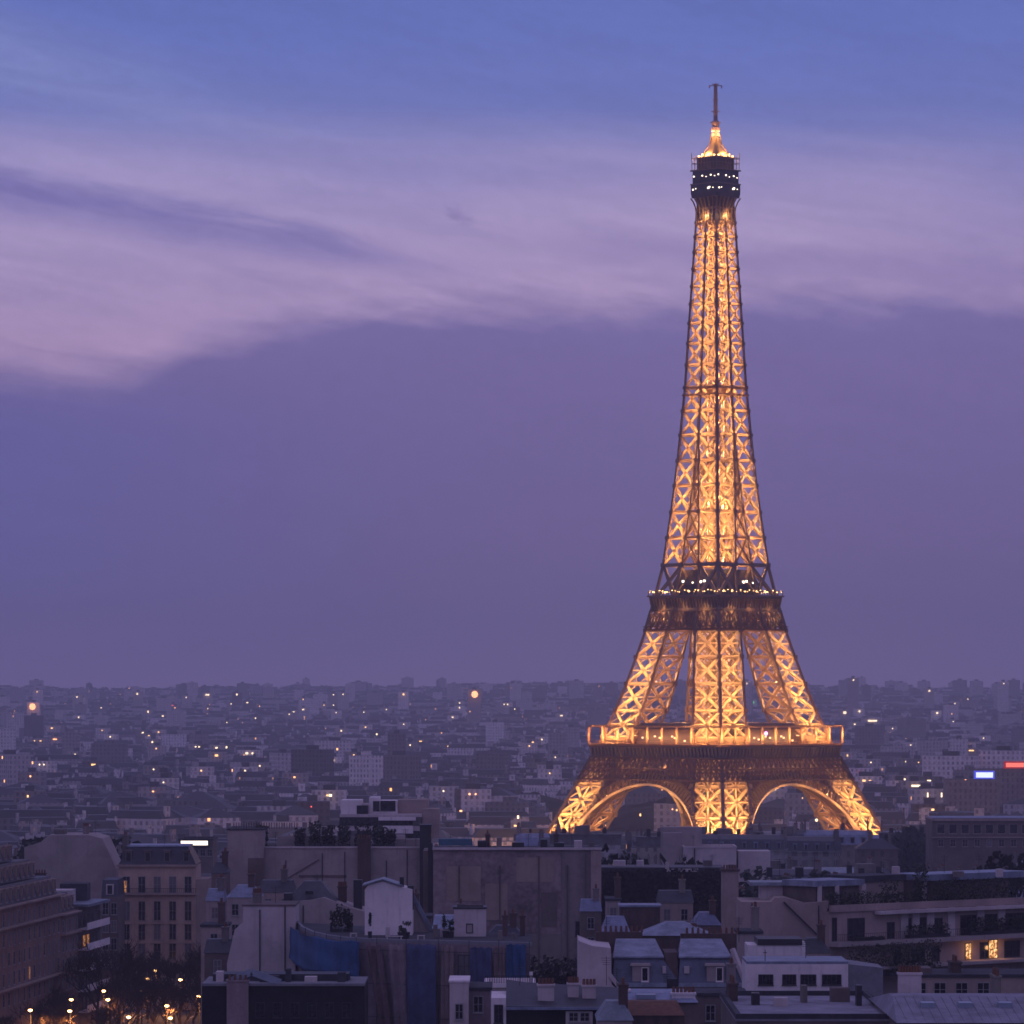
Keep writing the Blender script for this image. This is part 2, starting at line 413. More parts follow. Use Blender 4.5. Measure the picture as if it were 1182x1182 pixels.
def chords(z):
    h = hO(z); i = max(h - wL(z), 0.0)
    return [Vector((h, h, z)), Vector((i, h, z)), Vector((i, i, z)), Vector((h, i, z))]
def leg_parts(levels, cw, bw, star=True, join=None):
    col = [MB() for _ in range(4)]; brs = (MB(), MB())
    for a, b in zip(levels[:-1], levels[1:]):
        A = chords(a); B = chords(b)
        for k in range(4): col[k].bar(A[k] - (B[k] - A[k]) * .02, B[k], cw, cw)
        for k in range(4):
            j = (k + 1) % 4
            n = ((A[j] - A[k]).cross(B[k] - A[k])).normalized()
            if n.dot((A[k] + A[j]) / 2 - sum(A, Vector()) / 4) < 0: n = -n
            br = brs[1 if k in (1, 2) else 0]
            br.chan(A[k], B[j], bw, bw * .6, n); br.chan(A[j] + n * .04, B[k] + n * .04, bw, bw * .6, n)
            br.chan(B[k] + n * .08, B[j] + n * .08, bw * 1.05, bw * .8, n)
            if star:
                c = (A[k] + A[j] + B[k] + B[j]) / 4
                br.chan((A[k] + A[j]) / 2, (B[k] + B[j]) / 2, bw * .55, bw * .4, n)
                br.chan((A[k] + B[k]) / 2, (A[j] + B[j]) / 2, bw * .55, bw * .4, n)
                # diamond of the secondary lattice
                m = [(A[k] + A[j]) / 2, (A[j] + B[j]) / 2, (B[k] + B[j]) / 2, (A[k] + B[k]) / 2]
                if a < 50:
                    for q in range(4): br.chan(m[q], m[(q + 1) % 4], bw * .35, bw * .3, n)
            else:      # mid tie and a finer second lattice between the main diagonals
                br.chan((A[k] + B[k]) / 2, (A[j] + B[j]) / 2, bw * .5, bw * .4, n)
                for q1, q2 in ((A, B), (B, A)):
                    m0 = (q1[k] + q1[j]) / 2
                    br.chan(m0, q1[k] * .5 + q2[k] * .5, bw * .28, bw * .25, n); br.chan(m0, q1[j] * .5 + q2[j] * .5, bw * .28, bw * .25, n)
        # inner diaphragm
        brs[1].bar(B[0], B[2], bw * .6); brs[1].bar(B[1], B[3], bw * .6)
    for z in levels[1:-1]:
        for k, c in enumerate(chords(z)): col[k].box(c.x - cw * .72, c.x + cw * .72, c.y - cw * .72, c.y + cw * .72, z - cw * .8, z + cw * .8)
    return col, brs
def four(make_root):
    r0 = make_root()
    rs = [r0]
    for q in range(1, 4):
        c = copy_tree(r0, tower); c.rotation_euler = (0, 0, q * PI / 2); rs.append(c)
    return rs
def make_leg(levels, cw, bw, powers, nm, star=True):
    def f():
        e = bpy.data.objects.new(nm, None); C.objects.link(e); e.parent = tower; OFF[e.name] = Vector((0, 0, 0))
        col, br = leg_parts(levels, cw, bw, star)
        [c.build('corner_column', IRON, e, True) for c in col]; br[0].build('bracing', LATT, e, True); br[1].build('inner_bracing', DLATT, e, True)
        for z, p in powers:
            c = sum(chords(z), Vector()) / 4; lamp('floodlight', c, p, GOLD, .5, e)
        return e
    return f
PW = 2.7
for r_ in four(make_leg([0, 6.5, 18.5, 30.5, 42.5, 52], 1.2, 1.25, [(3, 9000 * PW), (15, 14000 * PW), (25, 12000 * PW), (35, 6500 * PW), (41, 3500), (49, 5000)], 'leg')): pass
four(make_leg([58, 61, 71.5, 82, 92.5, 103, 113], 1.0, 1.1, [(60, 5500 * PW), (67, 8500 * PW), (77, 7500 * PW), (87, 6000 * PW), (97, 3600 * PW), (107, 5500)], 'upper_leg', False))

# shaft above the second platform
SHL = [115.7, 128.7, 139.4, 149.5, 160, 169.8, 179.9, 189.4, 198.7, 207.5, 216, 224, 231.5, 238.5, 245.4, 252, 258, 263.6, 269]
sh = bpy.data.objects.new('shaft', None); C.objects.link(sh); sh.parent = tower; OFF[sh.name] = Vector((0, 0, 0))
col = MB(); br = MB(); lift = MB(); bri = MB()
for a, b in zip(SHL[:-1], SHL[1:]):
    cw = float(np.interp(a, [115, 170, 270], [.92, .76, .56])); bw = float(np.interp(a, [115, 170, 270], [1.25, 1.08, .76]))
    lit = a > 120
    for q in range(4):
        ca, sa = [(1, 0), (0, 1), (-1, 0), (0, -1)][q]
        rot = lambda v: Vector((v.x * ca - v.y * sa, v.x * sa + v.y * ca, v.z))
        A = [rot(v) for v in chords(a)]; B = [rot(v) for v in chords(b)]
        merged = hO(b) - wL(b) < .15
        Bq = (lambda dst: dst)(col)
        for k in ((0, 1) if merged else (0, 1, 2, 3)):
            if merged and hO(a) - wL(a) >= .15 and k == 1: col.bar(A[1], B[1], cw * .8); col.bar(A[3], B[3], cw * .8); continue
            col.bar(A[k], B[k], cw * (1 if k == 0 else .8))
            p = B[k]; g = cw * .85
            col.box(p.x - g, p.x + g, p.y - g, p.y + g, p.z - g, p.z + g)
        faces = ((0, 1), (3, 0)) if merged else ((0, 1), (1, 2), (2, 3), (3, 0))
        for k, j in faces:
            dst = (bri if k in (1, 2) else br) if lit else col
            n = ((A[j] - A[k]).cross(B[k] - A[k])).normalized()
            if n.dot((A[k] + A[j]) / 2 - sum(A, Vector()) / 4) < 0: n = -n
            e = n * (.08 + .03 * k)
            dst.chan(A[k], B[j], bw, bw * .6, n); dst.chan(A[j] + n * .04, B[k] + n * .04, bw, bw * .6, n)
            dst.chan(B[k] + e, B[j] + e, bw * 1.05, bw * .7, n)
            if lit and b < 185:
                m1 = (A[k] + B[k]) / 2; m2 = (A[j] + B[j]) / 2; c0 = (m1 + m2) / 2
                for q1, q2 in ((A[k], c0), (A[j], c0), (B[k], c0), (B[j], c0)):
                    md = (q1 + q2) / 2
                    dst.chan(md, (m1 if q1 in (A[k], B[k]) else m2), bw * .35, bw * .3, n)
        dst = br if lit else col
        if not merged:  # ties between neighbouring pillars
            i = hO(b) - wL(b)
            h = hO(b)
            for s_ in (h, max(i, .4)):
                p1 = rot(Vector((i, s_, b))); p2 = rot(Vector((-i, s_, b)))
                dst.bar(p1, p2, bw * .7)
            if lit:
                pa = rot(Vector((hO(a) - wL(a), hO(a), a))); pb = rot(Vector((-(hO(a) - wL(a)), hO(a), a)))
                pc = rot(Vector((i, h, b))); pd = rot(Vector((-i, h, b)))
                dst.bar(pa, pd, bw * .5); dst.bar(pb, pc, bw * .5)
for x_, y_ in ((1, 1), (-1, 1), (-1, -1), (1, -1)):
    for a, b in zip(SHL[1:-1], SHL[2:]):
        s0 = min(2.4, hO(a) * .36); s1 = min(2.4, hO(b) * .36)
        lift.bar((x_ * s0, y_ * s0, a), (x_ * s1, y_ * s1, b), .5)
        lift.bar((x_ * s0, y_ * s0, a), (-y_ * s1, x_ * s1, b), .38); lift.bar((x_ * s0, y_ * s0, b), (-y_ * s0, x_ * s0, b), .45)
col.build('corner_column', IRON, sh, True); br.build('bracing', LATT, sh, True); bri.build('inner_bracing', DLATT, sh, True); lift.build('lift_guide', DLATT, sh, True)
for a, b in zip(SHL[1:-1], SHL[2:]):
    z = a + (b - a) * .35; h = hO(z)
    lamp('floodlight', (0, 0, z), 195 * h * h + 1600, GOLD, .35, sh)
    if z < 172:
        for q in range(4):
            m_ = h - wL(z) / 2; lamp('floodlight', (m_ * (1, -1, -1, 1)[q], m_ * (1, 1, -1, -1)[q], z), 7500, GOLD, .35, sh)

# ---- decorative arches between the legs
def make_arch():
    e = bpy.data.objects.new('arch', None); C.objects.link(e); e.parent = tower; OFF[e.name] = Vector((0, 0, 0))
    RZ, R1, R2, DP = 5.5, 37.6, 41.8, 6.0
    def pt(r, th, d=0.0):
        z = RZ + r * math.sin(th); return Vector((r * math.cos(th), hO(max(z, 0)) + .25 - d, z))
    rim = MB(); rim2 = MB(); rim3 = MB(); sof = MB(); sp_ = MB()
    N = 60; T0, T1 = R(3), R(177)
    ths = [T0 + (T1 - T0) * i / N for i in range(N + 1)]
    for a, b in zip(ths[:-1], ths[1:]):
        rim.bar(pt(R1 - .2, a, -.2), pt(R1 - .2, b, -.2), 1.25, .9); rim2.bar(pt(R1, a, DP), pt(R1, b, DP), .6, .6)
        if R(50) < a < R(130): rim3.bar(pt(R2, a), pt(R2, b), .55, .6)
        ao, bo = pt(R1 + .5, a, .4), pt(R1 + .5, b, .4); ai, bi = pt(R1 + .5, a, DP - .3), pt(R1 + .5, b, DP - .3)
        u = (pt(R1 + .8, a, .4) - ao)
        sof.hexa([ao, bo, bi, ai, ao + u, bo + u, bi + u, ai + u])
    M = 64
    for i in range(M + 1):
        th = T0 + (T1 - T0) * i / M
        top = R2 if R(50) < th < R(130) else R1 + 1.6
        for d_ in (0.0,): sp_.bar(pt(R1, th, d_ - .25), pt(top, th, d_ - .25), .62, .9)
        if i < M and R(50) < th < R(130):
            th2 = T0 + (T1 - T0) * (i + .5) / M
            sp_.bar(pt(R1 + 2.6, th), pt(R2, th2), .25, .5)
    rim.build('rim', MATS.get('rim_iron_lit_tone') or iron('rim_iron_lit_tone', (.42, .28, .17), 0), e, True); rim2.build('inner_rim', LATT, e, True); rim3.build('outer_rim', LATT, e, True); sof.build('soffit', iron('soffit_iron_shade_tone', (.13, .075, .05), .05) if 'soffit_iron_shade_tone' not in MATS else MATS['soffit_iron_shade_tone'], e, True); sp_.build('arcade', LATT, e, True)  # same iron: rim coloured lighter to look lit, soffit darker to look shaded
    for s_ in (-1, 1):
        lamp('floodlight', (s_ * 28, 39.0, 10), 6000, GOLD, .5, e)
        for th in (22, 38, 52, 66, 80):
            p = pt(R1 - 2.2, R(th)); lamp('floodlight', (s_ * p.x, p.y + 3.2, p.z), 2400 if th < 60 else 1300, GOLD, .3, e)
    return e
four(make_arch)

# ---- first platform
fp = bpy.data.objects.new('first_platform', None); C.objects.link(fp); fp.parent = tower; OFF[fp.name] = Vector((0, 0, 0))
gird = MB(); corb = MB(); deck = MB(); post = MB(); rail = MB(); pav = MB(); lampw = MB(); glow = MB()
def on4(fn):
    for q in range(4):
        ca, sa = [(1, 0), (0, 1), (-1, 0), (0, -1)][q]
        fn(lambda x, y, z: Vector((x * ca - y * sa, x * sa + y * ca, z)))
def lattice_band(mb, T, z0, z1, n, f0, f1, b, rows=1):
    """open lattice girder along one face between heights z0 and z1; f gives the half width"""
    for r in range(rows):
        za = z0 + (z1 - z0) * r / rows; zb = z0 + (z1 - z0) * (r + 1) / rows
        ha, hb = f0(za), f0(zb); ya, yb = f1(za), f1(zb)
        for i in range(n):
            s0 = -1 + 2 * i / n; s1 = -1 + 2 * (i + 1) / n
            mb.bar(T(s0 * ha, ya, za), T(s1 * hb, yb, zb), b, b * .6); mb.bar(T(s1 * ha, ya, za), T(s0 * hb, yb, zb), b, b * .6)
            mb.bar(T(s0 * ha, ya, za), T(s0 * hb, yb, zb), b, b * .6)
        mb.bar(T(-hb, yb, zb), T(hb, yb, zb), b * 1.4, b)
    mb.bar(T(-f0(z0), f1(z0), z0), T(f0(z0), f1(z0), z0), b * 1.6, b)
def first(T):
    f = lambda z: hO(z) + .55
    lattice_band(gird, T, 44.6, 53.2, 26, f, f, .62, 2)
    lattice_band(gird, T, 45.0, 53.0, 14, lambda z: hO(z) - 3, lambda z: hO(z) - 3, .5, 1)
    # spandrel lattice that fills the haunches above the arch
    for i in range(-22, 23):
        x = i * 1.62
        if abs(x) < 16: continue
        zt = 44.4; zb = 5.5 + math.sqrt(max(41.8 ** 2 - x * x, 0))
        if abs(x) > hO(zb) - wL(zb) - .6: continue
        if zt - zb > .8 and abs(x) < 36:
            gird.bar(T(x, hO(zb) + .2, zb), T(x, hO(zt) + .2, zt), .34, .4)
            n_ = max(1, int((zt - zb) / 2.2))
            for k in range(n_):
                z0 = zb + (zt - zb) * k / n_; z1 = zb + (zt - zb) * (k + 1) / n_
                s_ = 1.62 if x > 0 else -1.62
                gird.bar(T(x, hO(z0) + .2, z0), T(x + s_, hO(z1) + .2, z1), .24, .3); gird.bar(T(x + s_, hO(z0) + .2, z0), T(x, hO(z1) + .2, z1), .24, .3)
    # frieze and consoles
    a = [T(-34.2, 34.2, 53.4), T(34.2, 34.2, 53.4), T(33.4, 33.4, 53.4), T(-33.4, 33.4, 53.4)]
    b = [T(-34.6, 34.6, 57.0), T(34.6, 34.6, 57.0), T(33.4, 33.4, 57.0), T(-33.4, 33.4, 57.0)]
    corb.hexa(a[::-1] + b[::-1])
    for i in range(37):
        x = -34.2 + 68.4 * i / 36
        corb.hexa([T(x - .35, 34.25, 53.4), T(x + .35, 34.25, 53.4), T(x + .35, 34.6, 53.4), T(x - .35, 34.6, 53.4),
                   T(x - .35, 34.25, 57.0), T(x + .35, 34.25, 57.0), T(x + .35, 35.6, 57.0), T(x - .35, 35.6, 57.0)])
    deck.hexa([T(-35.3, 18, 57.1), T(35.3, 18, 57.1), T(35.3, 35.3, 57.1), T(-35.3, 35.3, 57.1), T(-35.3, 18, 57.9), T(35.3, 18, 57.9), T(35.3, 35.3, 57.9), T(-35.3, 35.3, 57.9)]) if False else None
    on = T(0, 1, 0)
    rail.chan(T(-35.4, 35.4, 58.0), T(35.4, 35.4, 58.0), 1.0, .8, on); rail.chan(T(-35.4, 35.4, 65.3), T(35.4, 35.4, 65.3), .8, .7, on)
    rail.bar(T(-35.3, 35.3, 59.4), T(35.3, 35.3, 59.4), .16, .16)
    for i in range(9):
        x = -35.3 + 70.6 * i / 9
        q = MB(); q.chan(T(x, 35.45, 58.5), T(x, 35.45, 64.95), .85, .5, on); q.build('gallery_post', LATT, fp, True)
    # pavilion with sloping roof, lit glazing
    pav.hexa([T(-15, 24, 58), T(15, 24, 58), T(15, 30, 58), T(-15, 30, 58), T(-14, 23, 64.2), T(14, 23, 64.2), T(14, 29, 64.2), T(-14, 29, 64.2)])
    pav.hexa([T(-15.5, 21.5, 64.3), T(15.5, 21.5, 64.3), T(15.5, 31, 64.3), T(-15.5, 31, 64.3), T(-13, 23, 66.6), T(13, 23, 66.6), T(13, 29, 66.6), T(-13, 29, 66.6)])
    for i in range(11):
        x = -11 + 2.2 * i + (i * 7 % 3 - 1) * .4
        y = 30.1; z = 59.5 + (i * 5 % 4) * .55
        if (i * 5) % 7 < 4: glow.hexa([T(x - .4, y, z), T(x + .4, y, z), T(x + .4, y + .3, z), T(x - .4, y + .3, z), T(x - .4, y, z + .6), T(x + .4, y, z + .6), T(x + .4, y + .3, z + .6), T(x - .4, y + .3, z + .6)])
on4(first)
n = len(deck.v)
deck.v += [(s1 * r_, s2 * r_, z) for z in (57.1, 57.9) for r_ in (35.3, 17) for s1, s2 in ((-1, -1), (1, -1), (1, 1), (-1, 1))]
for k in range(4):
    j = (k + 1) % 4
    for f in ((k, j, 4 + j, 4 + k), (8 + k, 12 + k, 12 + j, 8 + j), (k, 8 + k, 8 + j, j), (4 + k, 4 + j, 12 + j, 12 + k)): deck.f.append(f); deck.mi.append(0)
gird.build('lattice_girder', DIM, fp, True); corb.build('frieze', IRON, fp, True); deck.build('deck', IRON, fp, True)
rail.build('gallery_rail', LATT, fp, True); None; pav.build('pavilion', DARK, fp, True); glow.build('lit_glazing', WBULB if False else emit('pavilion_lamp', (1, .62, .3), 2.5), fp, True)
for q in range(4):
    for s_ in [-35.3 + 70.6 * i_ / 9 + (.5 if i_ == 0 else 0) for i_ in range(9)]:
        ca, sa = [(1, 0), (0, 1), (-1, 0), (0, -1)][q]
        x, y = s_, 33.4
        lamp('gallery_light', (x * ca - y * sa, x * sa + y * ca, 61.6), 2600, (1, .42, .14), .3, fp)
for q in range(4):
    ca, sa = [(1, 0), (0, 1), (-1, 0), (0, -1)][q]
    for x, y in ((-17, 33.4), (-6, 33.4), (6, 33.4), (17, 33.4)): lamp('floodlight', (x * ca - y * sa, x * sa + y * ca, 49.0), 1500, GOLD, .3, fp)
mb = MB(); p = Vector((-9.5, -35.0, 62.5)); mb.lathe(p.x, p.y, [(.1, 62.0), (.6, 62.4), (.6, 63.0), (.1, 63.4)], 8); mb.build('coloured_lamp', VBULB, fp, True)

# ---- second platform
sp2 = bpy.data.objects.new('second_platform', None); C.objects.link(sp2); sp2.parent = tower; OFF[sp2.name] = Vector((0, 0, 0))
gird = MB(); corb = MB(); deck = MB(); rail = MB(); pav = MB(); bulbs = MB(); wb = MB(); sill = MB()
def bulb(mb, c, r): mb.box(c.x - r, c.x + r, c.y - r, c.y + r, c.z - r, c.z + r)
def second(T):
    f = lambda z: hO(z) + .35
    lattice_band(gird, T, 103.2, 110.6, 12, f, f, .6, 1); lattice_band(gird, T, 103.4, 110.4, 8, lambda z: hO(z) - 4, lambda z: hO(z) - 4, .5, 1)
    gird.bar(T(-f(104.4), f(104.4) + .1, 104.4), T(f(104.4), f(104.4) + .1, 104.4), 2.6, .3)
    a = [T(-17.6, 17.6, 110.8), T(17.6, 17.6, 110.8), T(16.6, 16.6, 110.8), T(-16.6, 16.6, 110.8)]
    b = [T(-17.9, 17.9, 115.4), T(17.9, 17.9, 115.4), T(16.6, 16.6, 115.4), T(-16.6, 16.6, 115.4)]
    corb.hexa(a[::-1] + b[::-1])
    for i in range(23):
        x = -17.6 + 35.2 * i / 22
        sill.hexa([T(x - .25, 17.7, 111.5), T(x + .25, 17.7, 111.5), T(x + .25, 18.0, 111.5), T(x - .25, 18.0, 111.5), T(x - .25, 17.8, 115.6), T(x + .25, 17.8, 115.6), T(x + .25, 19.2, 115.6), T(x - .25, 19.2, 115.6)])
        bulb(bulbs, T(x + (i * 37 % 5 - 2) * .2, 18.7 - (i % 3) * .4, 117.9 + (i * 13 % 4) * .22), .10 + (i * 7 % 4) * .06)
    rail.bar(T(-18.9, 18.9, 116.4), T(18.9, 18.9, 116.4), 1.1, .6); rail.bar(T(-18.7, 18.7, 118.3), T(18.7, 18.7, 118.3), .35, .3)
    for i in range(15):
        x = -18.7 + 37.4 * i / 14
        if i < 14: rail.bar(T(x, 18.7, 116.4), T(x, 18.7, 118.3), .25)
    for i, x in enumerate((-8.6, -4.9, -3.1, 1.2, 6.4)):
        bulb(wb, T(x, 11.75, 121.6 + (i * 5 % 3) * .3), .34 + (i % 3) * .06)
on4(second)
deck.box(-18.6, 18.6, -18.6, 18.6, 115.6, 116.3)
pav.box(-11.6, 11.6, -11.6, 11.6, 116.35, 120.6); pav.frust(-12.4, 12.4, -12.4, 12.4, 120.6, 126.8, 2.6, 2.6)
gird.build('lattice_girder', DIM, sp2, True); corb.build('frieze', IRON, sp2, True); sill.build('console', LATT, sp2, True); deck.build('deck', IRON, sp2, True); rail.build('railing', IRON, sp2, True)
pav.build('pavilion', DARK, sp2, True); bulbs.build_each('parapet_light', BULB, sp2); wb.build_each('pavilion_light', WBULB, sp2)
for q in range(4):
    for s_ in (-11, 0, 11):
        ca, sa = [(1, 0), (0, 1), (-1, 0), (0, -1)][q]; x, y = s_, 19.6
        lamp('gallery_light', (x * ca - y * sa, x * sa + y * ca, 111.5), 350, GOLD, .2, sp2)

# ---- small platform half way up the shaft
ip = MB()
for z in (195.6, 198.4):
    h = hO(z) + .5
    for q in range(4):
        ca, sa = [(1, 0), (0, 1), (-1, 0), (0, -1)][q]; T = lambda x, y: Vector((x * ca - y * sa, x * sa + y * ca, z))
        ip.bar(T(-h, h), T(h, h), .6, .7); ip.bar(T(-h * .5, h * .5), T(h * .5, h * .5), .5, .5)
ip.box(-4.2, 4.2, -4.2, 4.2, 196.4, 198.0)
ip.build('intermediate_platform', LATT, tower, True)

# ---- summit
su = bpy.data.objects.new('summit', None); C.objects.link(su); su.parent = tower; OFF[su.name] = Vector((0, 0, 0))
cab = MB(); con = MB(); b1_ = MB(); b2_ = MB(); dome = MB(); mast = MB(); fence_ = MB(); slabm = MB()
def top(T):
    for i in range(7):
        x = -5.1 + 10.2 * i / 6; pts = [(5.2, 262.5), (5.25, 266), (5.6, 269.5), (6.3, 271.8), (7.0, 273.2)]
        for (r0, z0), (r1, z1) in zip(pts[:-1], pts[1:]):
            con.bar(T(x * r0 / 5.2, r0, z0), T(x * r1 / 5.2, r1, z1), .42, .5)
    for k, (x, z) in enumerate(((-5.0, 276.6), (-3.2, 276.9), (-2.6, 276.6), (4.2, 276.8), (5.6, 276.5))): bulb(b1_, T(x, 6.95, z), .16 + .09 * (k % 3))
    for k in (0, 1, 3, 4, 7): bulb(b1_, T(-5.4 + 1.5 * k + (k * 5 % 3) * .25, 6.5, 281.2 + (k * 7 % 3) * .5), .16 + .07 * (k % 3))
    for k in range(9):
        x = -6.5 + 13 * k / 8; fence_.bar(T(x, 6.6, 284), T(x, 6.9, 289.6 if k % 4 else 291), .16)
    fence_.bar(T(-6.7, 6.7, 286.8), T(6.7, 6.7, 286.8), .2); fence_.bar(T(-6.8, 6.8, 288.8), T(6.8, 6.8, 288.8), .16)
    for k in range(5): bulb(b2_, T(-4 + 2 * k, 5.3, 289.6 + (k % 2) * .6), .3)
on4(top)
cab.box(-5.3, 5.3, -5.3, 5.3, 264.5, 273.2); cab.frust(-6.6, 6.6, -6.6, 6.6, 273.2, 275.0, -.3, -.3); cab.box(-6.9, 6.9, -6.9, 6.9, 275.0, 278.6)
cab.box(-6.4, 6.4, -6.4, 6.4, 278.6, 284.0); cab.box(-5.2, 5.2, -5.2, 5.2, 284.0, 289.0)
for z in (278.6, 284.0): slabm.box(-7.1, 7.1, -7.1, 7.1, z - .25, z + .25)
slabm.box(-5.6, 5.6, -5.6, 5.6, 288.9, 289.3)
dome.lathe(0, 0, [(5.0, 289.3), (4.5, 291.0), (3.2, 292.4), (2.2, 294.0), (1.7, 295.6), (1.3, 297.2)], 12)
for q in range(4):
    an = q * PI / 2 + PI / 4
    for a, b in (((5.2, 289.3), (3.9, 292.3)), ((3.9, 292.3), (2.1, 295.0)), ((2.1, 295.0), (1.4, 299))):
        dome.bar((a[0] * math.cos(an), a[0] * math.sin(an), a[1]), (b[0] * math.cos(an), b[0] * math.sin(an), b[1]), .5)
for k in range(3):
    z = 297.0 + k * 2.3; r = 1.6 - .1 * k
    mast.lathe(0, 0, [(r * .7, z), (r * 1.15, z + .5), (r * 1.15, z + 1.7), (r * .7, z + 2.2)], 8)
mast.lathe(0, 0, [(.75, 280 + 0), (.75, 308), (.55, 316), (.5, 319)], 8) if False else None
mast.lathe(0, 0, [(1.1, 296), (1.1, 303), (.85, 304), (.8, 309), (.74, 316), (.7, 318.2)], 8)
for z, L in ((317.6, 1.8), (318.2, 1.0), (312, .8), (307.4, 1.2), (303.2, 1.5)):
    mast.bar((-L, L, z), (L, -L, z), .32); mast.bar((-L, -L, z), (L, L, z), .32)
for s1, s2 in ((1, -1), (-1, 1)): mast.bar((s1 * 1.7, s2 * 1.7, 317.6), (s1 * 1.7, s2 * 1.7, 316.6), .3)
con.build('console', LATT, su, True); cab.build('cabin', DARK, su, True); slabm.build('gallery_floor', IRON, su, True); fence_.build('guard_cage', IRON, su, True)
b1_.build_each('cabin_light', WBULB, su); b2_.build_each('roof_light', BULB, su); dome.build('dome', ROOFM, su, True); mast.build('antenna_mast', iron('mast_iron', (.33, .21, .18), 0), su, True)
for q in range(4):
    an = q * PI / 2; lamp('floodlight', (5.8 * math.cos(an), 5.8 * math.sin(an), 290.6), 3600, GOLD, .2, su)
    lamp('floodlight', (3.0 * math.cos(an), 3.0 * math.sin(an), 298.5), 1600, GOLD, .2, su)
    lamp('floodlight', (6.6 * math.cos(an), 6.6 * math.sin(an), 266), 2400, GOLD, .2, su)
# bright projectors on the footings
fl_ = MB()
for q in range(4):
    ca, sa = [(1, 0), (0, 1), (-1, 0), (0, -1)][q]
    for dx, dy in ((3, 3), (-6, 5)):
        c = Vector((45 + dx, 45 + dy, 21.0)); c = Vector((c.x * ca - c.y * sa, c.x * sa + c.y * ca, c.z)); bulb(fl_, c, .55)
fl_.build_each('projector', WBULB, tower)
# ------------------------------------------------------------------ air
hz = MB(); hz.box(-5200, 5200, -150, 13500, -12, 326)
hm = bpy.data.materials.new('haze_air'); hm.use_nodes = True
k = NT(hm.node_tree); pv = k.n('ShaderNodeVolumePrincipled'); o_ = k.n('ShaderNodeOutputMaterial'); k.l(pv.outputs[0], o_.inputs['Volume'])
pv.inputs['Color'].default_value = (.91, .90, 1.0, 1); pv.inputs['Density'].default_value = 1.15e-4; pv.inputs['Anisotropy'].default_value = .1
tag(hz.build('haze', hm), kind='stuff')

# ------------------------------------------------------------------ far city: reads as one mass
FARW = facade_mat('far_wall', (.62, .55, .56), .85, .004, 3.0, 3.1, .45, 2.6, .15, attr=True)
FARR = mat('far_roof', (.075, .08, .095), .6, .35, .03)
FARG = mat('far_tree', (.03, .032, .025), .95, .4, .2)
EW = emit('far_lamp_warm', (1, .55, .22), 2.4); EY = emit('far_lamp_white', (1, .74, .48), 2.6); EO = emit('far_lamp_orange', (1, .42, .18), 3.2)
ER = emit('far_lamp_red', (1, .1, .08), 2.0); EG = emit('far_lamp_green', (.2, 1, .35), 1.2)
far = MB(); tones = []
def far_box(cx, cy_, wd, dp, h, rz, roof, tone, z0=None):
    z = (ground_z(cx, cy_) if z0 is None else z0) - 1.5
    c, s = math.cos(rz), math.sin(rz)
    q = [(cx + a * wd / 2 * c - b * dp / 2 * s, cy_ + a * wd / 2 * s + b * dp / 2 * c) for a, b in ((-1, -1), (1, -1), (1, 1), (-1, 1))]
    n0 = len(far.f); b = len(far.v); zt = z + h
    far.v += [(p[0], p[1], z) for p in q] + [(p[0], p[1], zt) for p in q]
    for i in range(4):
        j = (i + 1) % 4; far.f.append((b + i, b + j, b + 4 + j, b + 4 + i)); far.mi.append(0)
    if roof == 0:
        far.f.append((b + 4, b + 5, b + 6, b + 7)); far.mi.append(1)
        m = .3; r = [(cx + (p[0] - cx) * m, cy_ + (p[1] - cy_) * m) for p in q]; b2 = len(far.v)
        far.v += [(p[0], p[1], zt) for p in r] + [(p[0], p[1], zt + 2.8) for p in r]
        for i in range(4):
            j = (i + 1) % 4; far.f.append((b2 + i, b2 + j, b2 + 4 + j, b2 + 4 + i)); far.mi.append(0 if wd % 2 > 1 else 1)
        far.f.append((b2 + 4, b2 + 5, b2 + 6, b2 + 7)); far.mi.append(1)
    else:
        m1, m2 = (.86, 3.6) if roof == 1 else (.12, 4.5)
        r = [(cx + (p[0] - cx) * m1, cy_ + (p[1] - cy_) * m1) for p in q]; b2 = len(far.v)
        far.v += [(p[0], p[1], zt + m2) for p in r]
        for i in range(4):
            j = (i + 1) % 4; far.f.append((b + 4 + i, b + 4 + j, b2 + j, b2 + i)); far.mi.append(1)
        far.f.append((b2, b2 + 1, b2 + 2, b2 + 3)); far.mi.append(1)
        if roof == 1:   # party-wall chimney stacks
            for sgn in (-1, 1):
                ex = cx + sgn * wd / 2 * .93 * c; ey = cy_ + sgn * wd / 2 * .93 * s
                b3 = len(far.v)
                for zz in (zt, zt + m2 + 2.0):
                    for a, e in ((-.5, -2.2), (.5, -2.2), (.5, 2.2), (-.5, 2.2)): far.v.append((ex + a * c - e * s, ey + a * s + e * c, zz))
                for i in range(4):
                    j = (i + 1) % 4; far.f.append((b3 + i, b3 + j, b3 + 4 + j, b3 + 4 + i)); far.mi.append(0)
                far.f.append((b3 + 4, b3 + 5, b3 + 6, b3 + 7)); far.mi.append(1)
    tones.extend([tone] * (len(far.f) - n0))
    return zt
def in_tower(x, y, m=0): return abs(x - TX) + abs(y - TY) < 100 + m
EDGE = 1500.0
rr = random.Random(5)
y = EDGE
